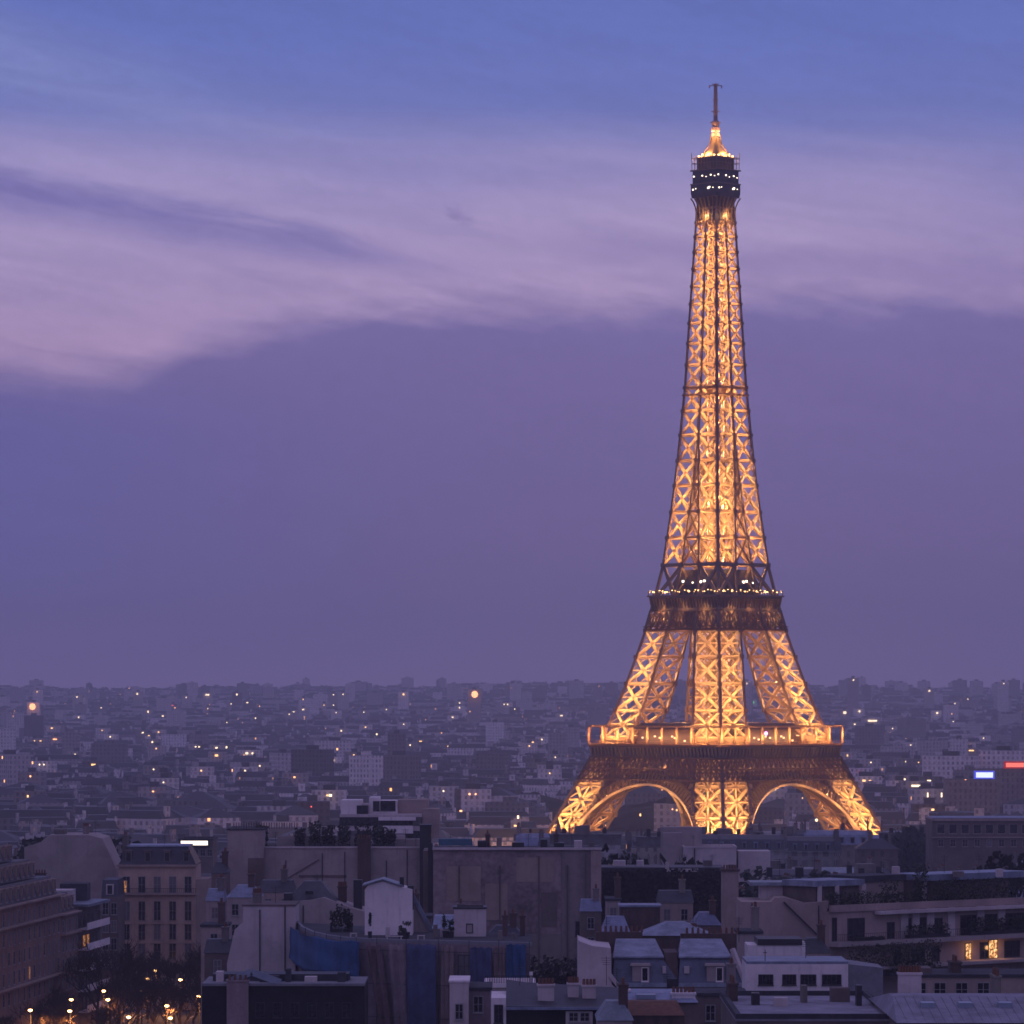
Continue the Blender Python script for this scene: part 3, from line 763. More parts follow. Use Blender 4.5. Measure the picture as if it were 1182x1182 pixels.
while y < 9700:
    step = 24 + (y - EDGE) * .010
    half = .128 * y + 60
    x = -half + rr.uniform(0, 30)
    dist = math.sin(y * .004) * .3 + math.sin(y * .0011 + 2) * .35
    while x < half:
        wd = rr.uniform(14, 42) * (1 + (y - EDGE) * .00004); dp = rr.uniform(11, 15)
        yy = y + rr.uniform(-.4, .4) * step
        park = (y < 2600 and abs(x - TX) < 70 and rr.random() < .9) or (y < 1600 and abs(x - TX) < 200)
        keep = rr.random() < .82 and not in_tower(x, yy, 40) and not park
        if keep:
            h = rr.gauss(19, 3.0); rf = rr.choice((1, 1, 1, 0, 2))
            t_ = rr.random()
            if yy < 1900: h = min(h, 19)
            if yy > 2400 and rr.random() < .035: h = rr.uniform(28, 46); wd = rr.uniform(14, 34); rf = 0
            if yy > 6500 and rr.random() < .02: h = rr.uniform(34, 52); wd = rr.uniform(14, 28); rf = 0
            if yy > 8000: h *= .8
            far_box(x, yy, wd, dp, max(h, 9), dist + rr.gauss(0, .25) + (PI / 2 if rr.random() < .25 else 0), rf, t_)
        x += wd + rr.choice((0.5, 1, 2, 12, 16)) * (1 + (y - EDGE) * .00008)
    y += step
def ray_hit(px, py, h=25.0):
    """distance at which the sight line of a light in the photograph comes down to h metres above the ground"""
    s = (py - HOR) / PXF
    for yy in np.arange(1560, 9400, 20):
        if CAMZ - s * yy <= ground_z((px - 591) / PXF * yy, yy) + h: return float(yy)
    return 9300.0
def far_light(px, py, wpx, hpx, mi):
    yy = ray_hit(px, py, 25 + max(0, 812 - py) * 1.7 + (16 if wpx > 7 and wpx == hpx else 0)) - 14
    x = X(px, yy); z = Z(py, yy); a = wpx / PXF * yy / 2; b = hpx / PXF * yy / 2
    # it sits on the face of a low block of flats
    g = ground_z(x, yy)
    if yy > 1980 or abs(x - TX) > 150: far_box(x + rr.uniform(-.3, .3) * a, yy + 8, max(a * 4, 16), 13, max(z + b + 2.0 - g + 1.5, 8), rr.uniform(-.1, .1), 0, rr.random())
    n0 = len(far.f)
    if wpx == hpx: far.lathe(x, yy - 1.6 - a, [(a * .2, z - a), (a * .75, z - a * .7), (a, z), (a * .75, z + a * .7), (a * .2, z + a)], 8, mi)
    else: far.box(x - a, x + a, yy - 1.9, yy - 1.5, z - b, z + b, mi)
    tones.extend([0.5] * (len(far.f) - n0))
LI = dict(w=3, y=4, o=5, r=6, g=7)
LIGHTS = """38 815.7 5 5 o;158.6 801 3 3 y;96.5 819.5 3.5 2 y;89 804.5 2.5 2.5 y;94.5 807.5 2.5 2 y;91 828 2.5 2.5 y;36 841.8 4 2.2 y;43 841.8 6 2.2 y;66.5 840 6 2.6 y;60 840.5 3 2 w;63.5 853.3 6 2 o;
40 855 2 1.5 w;47 855.2 3 1.5 w;81.5 862 2.5 2.5 y;87 871 2.5 2.5 y;108 882.7 6.5 2.8 w;46 882.5 2.5 2.5 y;51 882.5 2.5 2.5 y;35.5 896 3 3 o;32.5 919 2.5 3.5 w;165 846 3.5 3.5 y;172 849.5 3 2.5 w;176 853 2.6 2.6 y;176 856.5 3 3 y;183 845 2.5 2 w;
180.5 864 2.5 2.5 w;186 852.8 2.2 2.2 w;127.5 850.5 2.5 2.5 y;118 843 2 2 w;250 863.4 3.5 3 y;261.5 862.5 3.5 3.5 y;250 872 5 3.2 w;285 869.5 4 3 y;291.5 869.5 3 3 y;226 862 2.5 2 y;230 862 2.5 2 y;239.5 802 6 2.4 y;273.5 801.7 3 3 y;267 812.5 2 2 y;
273 811 3 2 y;285.5 811 3 1.8 y;199 815.5 5 4 r;202 817 2 2 o;188 826.5 3 2 y;171 821.5 2 3 y;188 896 3.5 2.5 w;192 902 4 3.5 w;189 903 2.5 2.5 y;177.5 888 2.5 2.5 y;177 913.5 3 2 o;232.5 889.5 3 3 w;282 889 2.6 2.6 y;141.5 867 2.5 2 w;128 866 2 1.5 o;135 867 2 1.5 o;
117 817 2 2 y;43 798.5 2.2 2.2 w;3 812 2 2 w;7 845 2.2 2.2 w;295 829 2.5 2.5 y;262 834 1.8 1.8 y;240 818 1.8 1.8 w;215 805 2 2 y;
548 801.5 5.2 5.2 o;548.5 802 3 3 y;465.8 801.5 3.6 3.6 w;530.5 811.5 2.4 2.4 y;530.5 817 2.4 2.4 y;544 828 6 2 y;540 824 2 2 y;522.5 828 2.5 2 y;385 802 2 2 y;385 808 2 2 y;385 814 2 2 y;396 801.5 2 2 y;397 807.5 2 2 y;388 822.5 2 2 y;374 814 2 2 w;
339 822 3.5 2 y;350 819 3 2 y;334 824.5 2 2 y;350 807.5 2 2 w;422 839.5 2.6 2.6 w;435 847.5 3 3 y;394 843.5 2.6 2.6 y;420 822 2 2 y;446 819 2 2 y;466 836 2 2 y;325.5 878.3 8 4.5 w;326 878 4 3 y;344.5 878.5 11 3.2 o;384.5 877.5 4 3 y;408.5 873 2.5 6 w;415 876.5 4 3 w;
342.5 890 3 3 w;340 897 3 2.4 o;286 869 6 2.6 y;435 884 2.4 2.4 y;473.5 860 2.6 2.6 y;485.5 856 4 2.6 w;381.5 918 5 4 y;378 918 3 2.6 w;512 913 2.8 2.8 y;542 916.5 3.5 3.5 o;549 916.5 3 3 o;532 936 4 2.6 o;598 943 3 5 y;595 953 5 2.6 w;619.5 879 5 3 w;621.5 884.5 3.4 3.4 y;
615 857 3.5 3.5 w;611 861 2.5 2.5 w;625.5 853.5 2.6 2.6 y;586 813 2.4 2.4 y;582 813 2 2 y;594 818.5 2 2 y;359.5 931 2.4 2.4 r;648 826 4 1.6 y;634 887 2 2 w;634.5 892.5 2.6 2.6 w;641 874 2 2 y;368 890 2.2 2.2 w;300 884 2.5 2 y;283 889.5 2.5 2 y;558 877 1.8 1.8 w;517 861.5 2 2 w;
975 822.6 4.5 4 y;992 821 3 2.8 y;1007 832 14 2.6 y;985 785 2.6 2.6 y;985 795 2.6 2.6 y;1072.5 797.5 3 3 y;1081.5 823 3.4 3.4 y;1158.6 827 3.6 4 w;1154 814 1.5 18 w;1161.5 812 1.8 20 w;1162 808 2.2 3 w;1004.5 849.5 2.4 2.4 y;1017.5 851.5 5 1.8 y;1122 859.5 7 2.4 w;1121 866.3 8 2 w;
986.5 836 2.5 2 y;1158.5 789 2 2 y;1117 807 2 2 y;1102 812 2 2 y;1005 880 2.2 2.2 y;1045.5 879 2.4 2.4 y;997 901 5 3 w;1004 901 4 2 w;992 891.2 3.2 3.2 r;1093.5 889.5 3.2 3.2 r;1044 900 2.6 4 y;1057 907 14 3.2 y;1040 906 9 2.4 w;1110 906.5 12 3.2 y;1126 906.5 12 3.2 y;1072 901 6 2 y;1150 906 8 2 w;
1070.5 917.5 2 7 y;1086.5 917.5 2 7 y;1102.5 917.5 2 7 y;1136 916.6 4 5 y;1178 915.5 9 5 w;1165 916 3 5 w;1075 934.5 8 3 w;942 946.5 4.5 4.5 y;987 963.5 3 3 w;1092 872 2.4 2.4 w;1135 852 2 2 y;1051 860 2 2 y;978 872 2 3 w;862.8 796.8 5 9 y;867.5 810.8 8 3 g;862 789 1.6 3 y;
700 953 4 3 w;781 935 3 3 w;776 934 2.4 2.4 o;739 940.5 2.4 4 w;893 911 7 3 y;926 921 2 2 w;870 944 2.2 2.2 w;1030 841 2 2 y;1100 833 2 2 y;1060 880 2 2 w;960 858 2 2 w;950 868 2 3 y;1066 838 2.2 2.2 w"""
for ent in LIGHTS.replace('\n', '').split(';'):
    a = ent.split()
    if len(a) == 5:
        f_ = 1.5 if a[0] in ('38', '548') else .74
        far_light(float(a[0]), float(a[1]), float(a[2]) * f_, float(a[3]) * f_, LI[a[4]])
# high-rises that break the skyline
for px, py, wpx in ((212, 789, 16), (222, 787, 12), (236, 791, 10), (298, 791, 9), (310, 792, 12), (345, 795, 8), (381, 793, 6), (595, 788, 13), (624, 791, 10), (649, 791, 9), (690, 790, 10), (706, 787, 12), (735, 790, 14), (978, 784, 18), (1000, 790, 10), (1040, 787, 14), (1108, 784, 16), (1127, 785, 12), (1150, 788, 10), (1170, 784, 14), (18, 793, 22), (64, 797, 8), (150, 796, 14), (440, 797, 10), (505, 798, 8)):
    yy = rr.uniform(7600, 8700); g = ground_z(X(px, yy), yy); far_box(X(px, yy), yy, wpx / PXF * yy, 20, max(Z(py, yy) - g, 20), rr.uniform(-.3, .3), 0, rr.random())
# tree-covered patches between the far roofs
for i in range(560):
    yy = rr.uniform(2300, 8800); x = rr.uniform(-.13, .13) * yy
    r = rr.uniform(7, 17)
    n0 = len(far.f); b = len(far.v); g = ground_z(x, yy); kx = rr.uniform(1, 4.5)
    for zf, rf in ((0, .9), (.5, 1.0), (.85, .62), (1.0, .2)):
        for q in range(8):
            an = q * PI / 4; w_ = rr.uniform(.75, 1.2); far.v.append((x + math.cos(an) * r * rf * w_ * kx, yy + math.sin(an) * r * rf * w_, g + zf * 16 * w_))
    for lv in range(3):
        for q in range(8):
            q2 = (q + 1) % 8; far.f.append((b + lv * 8 + q, b + lv * 8 + q2, b + lv * 8 + 8 + q2, b + lv * 8 + 8 + q)); far.mi.append(2)
    tones.extend([.3] * (len(far.f) - n0))
fo = far.build('distant_city', [FARW, FARR, FARG, EW, EY, EO, ER, EG])
at = fo.data.attributes.new('tone', 'FLOAT', 'FACE'); at.data.foreach_set('value', np.array(tones, dtype=np.float32))
tag(fo, 'hazy mass of distant roofs and lit windows stretching to the hills', 'city', kind='stuff')
# ------------------------------------------------------------------ materials of the nearer town
ZINC = mat('zinc_sheet', (.26, .31, .42), .5, .35, .5, metal=.2, streak=True, spec=.5, rnd=.2)
SLATE = mat('slate', (.06, .064, .082), .55, .3, 1.2, bump=.2, rnd=.2)
TAR = mat('tarred_roof', (.03, .028, .03), .9, .4, .5)
GRAVEL = mat('gravel_roof', (.16, .155, .16), .95, .35, .4)
POT = mat('terracotta', (.22, .10, .06), .8, .3, 2.0)
STACK = mat('rendered_stack', (.24, .20, .18), .9, .3, .9, streak=True, rnd=.3)
BRICKS = mat('old_brick', (.13, .085, .075), .9, .35, .8, streak=True)
MSTONE = facade_mat('mid_stone_wall', (.33, .28, .25), .35, .006, 2.5, 3.15, .36, 3.0)
MPALE = facade_mat('mid_pale_wall', (.42, .40, .40), .35, .010, 3.2, 2.9, .55, 3.0)
MBRICK = facade_mat('mid_brown_wall', (.22, .17, .15), .3, .006, 2.8, 3.0, .4, 3.0)

def stack(name, x0, x1, y0, y1, z0, z1, parent, m=None, pots=4, along='y'):
    mb = MB(); mb.box(x0, x1, y0, y1, z0, z1); mb.box(x0 - .1, x1 + .1, y0 - .1, y1 + .1, z1, z1 + .2)
    o = mb.build(name, m or STACK, parent)
    pm = MB()
    for i in range(pots):
        f = (i + .5) / pots
        cx = (x0 + x1) / 2 if along == 'y' else x0 + (x1 - x0) * f
        cy_ = (y0 + y1) / 2 if along == 'x' else y0 + (y1 - y0) * f
        pm.lathe(cx, cy_, [(.16, z1 + .2), (.13, z1 + .8)], 6)
    if pots: pm.build('chimney_pot', POT, o)
    return o
def proto(kind, wd, dp, h, wm, i):
    desc = {'mansard': 'mansard_house', 'hip': 'zinc_roofed_house', 'flat': 'apartment_block'}[kind]
    e = thing(desc, 'x', 'house', (0, 0, 0))
    a, b = wd / 2, dp / 2
    mb = MB(); mb.box(-a, a, -b, b, -16, h)
    if kind != 'flat': mb.box(-a - .25, a + .25, -b - .35, b + .35, h, h + .35)
    mb.build('wall', wm, e)
    if kind == 'mansard':
        mb = MB(); mb.frust(-a, a, -b, b, h + .35, h + 3.4, .05, 1.3); mb.frust(-a + .05, a - .05, -b + 1.3, b - 1.3, h + 3.4, h + 4.6, .05, b * .55)
        mb.build('roof', SLATE if i % 3 == 0 else ZINC, e)
        n = int(wd / 3.2)
        for k_ in range(n):
            x = -a + wd * (k_ + .5) / n
            dm = MB(); dm.box(x - .6, x + .6, -b + .25, -b + 1.3, h + .7, h + 2.5); dm.box(x - .75, x + .75, -b + .1, -b + 1.5, h + 2.5, h + 2.7)
            d_ = dm.build('dormer', STACK if i % 2 else ZINC, e)
            MB().box(x - .38, x + .38, -b + .2, -b + .247, h + .9, h + 2.3).build('pane', TAR, d_)
        for s_ in (-1, 1): stack('chimney', s_ * (a - .35) - .3, s_ * (a - .35) + .3, -b * .55, b * .35, h + 1, h + 6.2 + (i % 3) * .5, e, None, 6)
    elif kind == 'hip':
        mb = MB(); mb.frust(-a - .3, a + .3, -b - .3, b + .3, h + .35, h + 3.2, b * .9, b * .95); mb.build('roof', ZINC if i % 2 else SLATE, e)
        stack('chimney', a * .3, a * .3 + .8, -b * .2, b * .4, h + 1, h + 5, e, None, 4); stack('chimney', -a * .7, -a * .7 + .7, -b * .2, b * .5, h + 1, h + 4.6, e, None, 4)
    else:
        mb = MB(); mb.box(-a, a, -b, b, h + .004, h + .25); mb.frust(-a + 1.5, a - 1.5, -b + 2, b - 2, h + .25, h + 2.9, 0, 0); mb.box(-a + 1.2, a - 1.2, -b + 1.7, b - 1.7, h + 2.9, h + 3.15); mb.build('roof', GRAVEL, e)
        x = -a + wd * (.25 + .2 * (i % 3)); mb = MB(); mb.box(x, x + 4.5, -1.5, 3.5, h + 3.15, h + 5.6); mb.build('lift_house', STACK, e)
        for q in range(3):
            x2 = -a + 2 + (wd - 5) * ((q * .37 + i * .21) % 1); mb = MB(); mb.box(x2, x2 + 1.2, -b + 3, -b + 4.2, h + 3.15, h + 4.6 + q * .4); mb.build('vent', TAR, e)
    return e
PROTO = []
specs = [('mansard', 16, 12, 18.0, MSTONE), ('mansard', 22, 13, 19.5, MSTONE), ('mansard', 13, 11, 17, MPALE), ('hip', 15, 11, 16, MSTONE), ('flat', 24, 13, 19, MPALE), ('hip', 19, 12, 18.5, MPALE),
         ('mansard', 27, 13, 19, MPALE), ('flat', 17, 13, 20.5, MSTONE), ('hip', 12, 10, 14.5, MBRICK), ('mansard', 18, 12, 19, MBRICK), ('flat', 30, 14, 18, MBRICK), ('mansard', 20, 12, 16.5, MSTONE)]
for i, (k_, wd, dp, h, wm) in enumerate(specs): PROTO.append((proto(k_, wd, dp, h, wm, i), k_, wd, dp, h, wm))
USED = set()
r5 = random.Random(21)
CLEAR = []   # (x0, x1, y0, y1) in metres kept free for buildings of their own
def is_clear(x, y, a):
    for x0, x1, y0, y1 in CLEAR:
        if x0 - a < x < x1 + a and y0 - 7 < y < y1 + 7: return False
    return True
def mid_label(k_, wm, px, y):
    tone = {MSTONE: 'stone', MPALE: 'pale', MBRICK: 'brown'}[wm]
    rf = {'mansard': 'dormered mansard roof', 'hip': 'low hipped roof', 'flat': 'flat gravel roof'}[k_]
    zone = 'at the left edge' if px < 240 else 'left of the tower' if px < 620 else 'before the tower' if px < 1020 else 'right of the tower'
    near = 'nearer' if y < 1130 else 'hazier'
    return f'{tone} house with {rf} among the {near} rooftops {zone}'
CLEAR += [(X(385, 930), X(515, 930), 900, 960), (X(1075, 1250), X(1200, 1250), 1235, 1275), (X(205, 1120), X(245, 1120), 1105, 1150), (X(28, 850), X(240, 850), 700, 905),
          (X(760, 1000), X(855, 1000), 985, 1030), (X(640, 930), X(770, 930), 880, 1000)]
y = 870.0; NM = 0
while y < 1490:
    half = .122 * y + 25; x = -half + r5.uniform(0, 12); ang = .12 * math.sin(y * .013)
    while x < half:
        pi = r5.randrange(len(PROTO)); src, k_, wd, dp, h, wm = PROTO[pi]
        xx = x + wd / 2; yy = y + r5.uniform(-4, 4)
        px = 591 + xx / yy * PXF
        top = ground_z(xx, yy) + h + (5 if k_ != 'flat' else 3.5)
        ytop = HOR + (CAMZ - top) / yy * PXF
        lim = 978 if 610 < px < 1035 else 962
        if r5.random() < .9 and is_clear(xx, yy, wd / 2):
            o = src if pi not in USED else copy_tree(src)
            USED.add(pi)
            drop = max(0, (lim - ytop) / PXF * yy) + r5.uniform(0, 2.5)
            dz = -min(drop, 9)
            if yy > 1270 and 600 < px < 1075:     # taller fronts along the edge of the park
                want = 957 if px > 880 else 962
                dz = min((ytop - want) / PXF * yy + r5.uniform(-2.2, .4), 11)
            o.location = (xx, yy, ground_z(xx, yy) + dz); o.rotation_euler = (0, 0, ang + r5.gauss(0, .07) + (PI if r5.random() < .3 else 0))
            lb = mid_label(k_, wm, px, yy); o['label'] = lb; o['group'] = lb.replace(' house with', ' houses with'); o['category'] = 'house' if k_ != 'flat' else 'apartment block'; NM += 1
        x += wd + r5.choice((.4, .4, 1.5, 4, 11))
    y += 27 + (y - 870) * .012
print('mid buildings', NM)
# ------------------------------------------------------------------ the near town, thing by thing
def worn(name, col, var=.2, patch=.25, rough=.92, bump=.2):
    """old render: broad weathering, rain streaks below the copings, filled-in patches, hairline cracks"""
    m = bpy.data.materials.new(name); m.use_nodes = True; MATS[name] = m
    k = NT(m.node_tree); co = k.n('ShaderNodeTexCoord').outputs['Object']
    s3 = k.n('ShaderNodeSeparateXYZ'); k.l(co, s3.inputs[0])
    c = Vector((col[0] * .82, col[1] * .74, col[2] * .70))
    big = k.noise(co, .16, 5, .65, .4)
    stv = k.vec(k.m('MULTIPLY', k.m('ADD', s3.outputs[0], s3.outputs[1]), 1.5), 0.0, k.m('MULTIPLY', s3.outputs[2], .10)); strk = k.noise(stv, 1.0, 5, .65)
    fine = k.noise(co, 2.6, 5, .65)
    out = k.mix(k.sm(big, .3, .7), tuple(c * (1 - var)) + (1,), tuple(c * (1 + var)) + (1,))
    out = k.mix(k.m('MULTIPLY', k.sm(strk, .52, .74), .55), out, tuple(c * .52) + (1,))
    v = k.n('ShaderNodeTexVoronoi', feature='F1', distance='CHEBYCHEV'); v.inputs['Scale'].default_value = .23; k.l(co, v.inputs['Vector'])
    sc = k.n('ShaderNodeSeparateColor'); k.l(v.outputs['Color'], sc.inputs[0])
    out = k.mix(k.m('MULTIPLY', k.m('GREATER_THAN', sc.outputs[0], .72), patch), out, tuple(Vector((c.x * 1.25, c.y * 1.2, c.z * 1.2))) + (1,))
    out = k.mix(k.m('MULTIPLY', k.m('LESS_THAN', sc.outputs[0], .16), patch), out, tuple(Vector((c.x * .72, c.y * .66, c.z * .66))) + (1,))
    out = k.mix(k.m('MULTIPLY', k.sm(fine, .5, .75), .3), out, tuple(c * .6) + (1,))
    p = k.n('ShaderNodeBsdfPrincipled'); k.l(out, p.inputs['Base Color']); p.inputs['Roughness'].default_value = rough; p.inputs['Specular IOR Level'].default_value = .25
    bn = k.n('ShaderNodeBump'); bn.inputs['Strength'].default_value = bump; bn.inputs['Distance'].default_value = .12; k.l(fine, bn.inputs['Height']); k.l(bn.outputs[0], p.inputs['Normal'])
    o = k.n('ShaderNodeOutputMaterial'); k.l(p.outputs[0], o.inputs[0])
    return m
PLASTER = worn('grey_plaster', (.38, .35, .35))
PALE = worn('pale_plaster', (.58, .55, .57), .15, .18)
WHITE = worn('white_render', (.86, .84, .88), .10, .10)
BEIGE = worn('beige_render', (.39, .33, .31))
STONE = worn('ashlar_stone', (.37, .31, .275), .2, .12)
LAMPLIT_STONE = worn('lamplit_stone', (.52, .41, .34), .18, .1)  # beige stone made paler and warmer in colour, as if lit by street lamps
SOOT = worn('sooty_stone', (.16, .135, .13), .3, .2)
BROWN = worn('brown_stone', (.27, .195, .165), .25, .15)
FLAT = mat('felt_roof', (.07, .07, .082), .95, .3, .5)
GLASS = mat('window_glass', (.02, .022, .03), .15, .3, .5, spec=.5)
WFRAME = mat('window_frame', (.42, .40, .40), .7, .1, 1)
DKFRAME = mat('dark_frame', (.06, .055, .06), .6, .2, 1)
METAL = mat('dark_metal', (.035, .035, .04), .5, .2, 2)
BLUE = mat('blue_tarpaulin', (.035, .12, .29), .7, .35, .3, streak=True, bump=.3)
NAVY = mat('navy_netting', (.085, .11, .22), .9, .3, .25)
ROSE = mat('dusty_pink_netting', (.31, .235, .25), .9, .25, .3)
LEAF = mat('dark_leaf', (.022, .034, .016), .7, .5, 1.5)
IVY = mat('ivy_leaf', (.030, .026, .020), .8, .5, 1.0)
BARK = mat('bark', (.085, .06, .048), .95, .3, 2)
def room(name, col, st):
    m = emit(name, col, st); k = NT(m.node_tree)     # a lamp-lit room seen through glass: curtains and furniture break up the light
    co = k.n('ShaderNodeTexCoord').outputs['Object']; f = k.noise(co, 2.3, 3, .6)
    em = k.n('ShaderNodeEmission'); k.l(k.mix(k.sm(f, .35, .65), (1, .30, .06, 1), tuple(col) + (1,)), em.inputs[0]); k.put(em.inputs[1], k.sm(f, .38, .66, .12 * st, st))
    o = k.n('ShaderNodeOutputMaterial'); k.l(em.outputs[0], o.inputs[0]); return m
LIT = room('lit_room', (1, .6, .26), 1.9)
LITW = room('lit_window', (1, .45, .16), .7)
LITP = room('lit_room_pale', (1, .85, .45), 1.4)

CURT = mat('curtained_glass', (.16, .15, .17), .3, .4, 2.5, streak=True, spec=.5); SHUT = mat('closed_shutter', (.20, .18, .18), .8, .25, 3)
RW = random.Random(31)
WCACHE = {}
def window(parent, p, wd, h, rz, frame=None, name='window', pane=None, mull=1, bars=1):
    """p: bottom centre of the opening on the wall plane (world); faces -y turned by rz"""
    frame = frame or WFRAME; pane = pane or GLASS
    key = (round(wd, 2), round(h, 2), frame.name, pane.name, mull, bars)
    if key not in WCACHE:
        a = wd / 2; t_ = .09
        fm = MB()
        fm.box(-a - t_, -a, -.07, .05, -t_, h + t_); fm.box(a, a + t_, -.07, .05, -t_, h + t_); fm.box(-a, a, -.07, .05, h, h + t_); fm.box(-a - .15, a + .15, -.16, .05, -t_ - .1, -t_)
        fm.box(-a, a, -.068, .05, -t_, 0)
        for k_ in range(mull): x = -a + wd * (k_ + 1) / (mull + 1); fm.box(x - .035, x + .035, -.05, .02, 0, h)
        for k_ in range(bars): z = h * (k_ + 1) / (bars + 1); fm.box(-a, a, -.045, .018, z - .025, z + .025)
        f = fm.build(name, frame, None); pm = MB(); pm.box(-a, a, -.022, .04, 0, h); q = pm.build('pane', pane, None); q.parent = f
        WCACHE[key] = f; o = f
    else: o = copy_tree(WCACHE[key], None)
    o.parent = parent; o.location = Vector(p) - OFF[parent.name]; o.rotation_euler = (0, 0, rz)
    OFF[o.name] = Vector(p)
    return o
def row(parent, A, B, z, n, wd, h, m0=.0, **kw):
    """n windows evenly along the wall from A to B (left to right seen from outside)"""
    rz = math.atan2(B[1] - A[1], B[0] - A[0]); out = []
    for i in range(n):
        kw2 = dict(kw); u_ = RW.random()
        if 'pane' not in kw: kw2['pane'] = LITW if u_ < .012 else CURT if u_ < .22 else SHUT if u_ < .34 else GLASS
        f = m0 + (1 - 2 * m0) * (i + .5) / n
        out.append(window(parent, (A[0] + (B[0] - A[0]) * f, A[1] + (B[1] - A[1]) * f, z), wd, h, rz, **kw2))
    return out
def bld(name, label, cat, px0, px1, Y, depth, ytop, m, group=None, wname='wall', base=None):
    """plain walled volume whose front spans two bearings at a distance; returns (root, x0, x1, ztop)"""
    x0, x1, zt = X(px0, Y), X(px1, Y), Z(ytop, Y)
    g = ground_z((x0 + x1) / 2, Y) if base is None else base
    e = thing(name, label, cat, ((x0 + x1) / 2, Y + depth / 2, g), group)
    mb = MB(); mb.box(x0, x1, Y, Y + depth, g - 2, zt); mb.build(wname, m, e)
    return e, x0, x1, zt
def part(name, parent, m, *boxes):
    mb = MB()
    for b in boxes: mb.box(*b)
    return mb.build(name, m, parent)
def coping(parent, x0, x1, y0, y1, zt, m, t_=.35, h=.45, o=.12, name='parapet'):
    part(name, parent, m, (x0 - o, x1 + o, y0 - o, y0 + t_, zt, zt + h), (x0 - o, x1 + o, y1 - t_, y1 + o, zt, zt + h), (x0 - o, x0 + t_, y0 + t_, y1 - t_, zt, zt + h), (x1 - t_, x1 + o, y0 + t_, y1 - t_, zt, zt + h))
def leaves(cx, cy_, cz, rx, ry, rz_, n, s, seed, shell=.35, flat=False):
    q = random.Random(seed); mb = MB()
    clumps = [(q.uniform(-.75, .75), q.uniform(-.75, .75), q.uniform(-.6, .7), q.uniform(.28, .5)) for _ in range(max(6, n // 55))]
    for i in range(n):
        c = q.choice(clumps)
        while True:
            v = Vector((q.uniform(-1, 1), q.uniform(-1, 1), q.uniform(-1, 1)))
            if shell < v.length < 1: break
        p = Vector((c[0], c[1], c[2])) + v * c[3]
        if flat: p = Vector((q.uniform(-1, 1), q.uniform(-1, 1), q.uniform(-1, 1) + .25 * math.sin(i)))
        p = Vector((cx + p.x * rx, cy_ + p.y * ry, cz + p.z * rz_))
        u = Vector((q.uniform(-1, 1), q.uniform(-1, 1), q.uniform(-1, 1))).normalized(); w_ = u.orthogonal().normalized(); z = s * q.uniform(.5, 1.4)
        mb.quad(p - u * z - w_ * z * .5, p + u * z * .2 - w_ * z * .6, p + u * z + w_ * z * .4, p - u * z * .2 + w_ * z * .6)
    return mb
def hedge(name, label, x0, x1, y0, y1, z0, z1, seed, n=500, s=.22, m=None, planter=True, group=None, cat='hedge'):
    c = ((x0 + x1) / 2, (y0 + y1) / 2, z0)
    e = thing(name, label, cat, c, group)
    zz = z0
    if planter: part('planter', e, METAL, (x0, x1, y0, y1, z0, z0 + .45)); zz = z0 + .4
    leaves(c[0], c[1], (zz + z1) / 2, (x1 - x0) / 2, (y1 - y0) / 2, (z1 - zz) / 2, n, s, seed, flat=True).build('foliage', m or LEAF, e)
    return e

# ---- street with the avenue lamps at the lower left
av = MB(); pv1 = MB(); pv2 = MB(); mk = MB()
def avx(Y, off): return -154.9 + .0996 * Y + off
Ys = list(range(560, 901, 20))
for a, b in zip(Ys[:-1], Ys[1:]):
    for mb, o0, o1, dz in ((av, 6, 24, .02), (pv1, .2, 6, .16), (pv2, 24, 31, .16)):
        xs = [(avx(a, o0), a), (avx(a, o1), a), (avx(b, o1), b), (avx(b, o0), b)]
        if mb is av: mb.face([(x, y, ground_z(x, y) + dz) for x, y in xs])
        else: mb.hexa([(x, y, ground_z(x, y) - .1) for x, y in xs] + [(x, y, ground_z(x, y) + dz) for x, y in xs])
    xs = [(avx(a + 4, 14.9), a + 4), (avx(a + 4, 15.1), a + 4), (avx(a + 9, 15.1), a + 9), (avx(a + 9, 14.9), a + 9)]
    mk.face([(x, y, ground_z(x, y) + .026) for x, y in xs])
tag(av.build('road', mat('asphalt', (.05, .05, .052), .9, .3, .3)), kind='structure')
tag(pv1.build('pavement', mat('paving', (.22, .21, .2), .9, .2, .6)), kind='structure'); tag(pv2.build('pavement', MATS['paving']), kind='structure')
tag(mk.build('road_marking', mat('road_paint', (.7, .7, .68), .7, .1, 1)), kind='structure')

# ---- left: row of street fronts running away along the avenue
def front(o): return lambda Y: Vector((avx(Y, o), Y, 0))
def street_block(name, label, Y0, Y1, ztop, dep, wm, cat='house'):
    a, b = front(0)(Y0), front(0)(Y1); d = (b - a).normalized(); nb = Vector((-d.y, d.x, 0))
    g = ground_z(a.x, Y0)
    e = thing(name, label, cat, ((a.x + b.x) / 2, (Y0 + Y1) / 2, g))
    poly = [a, b, b + nb * dep, a + nb * dep]
    MB().prism([(p.x, p.y) for p in poly], g - 4, ztop).build('wall', wm, e)
    return e, a, b, d, nb, g
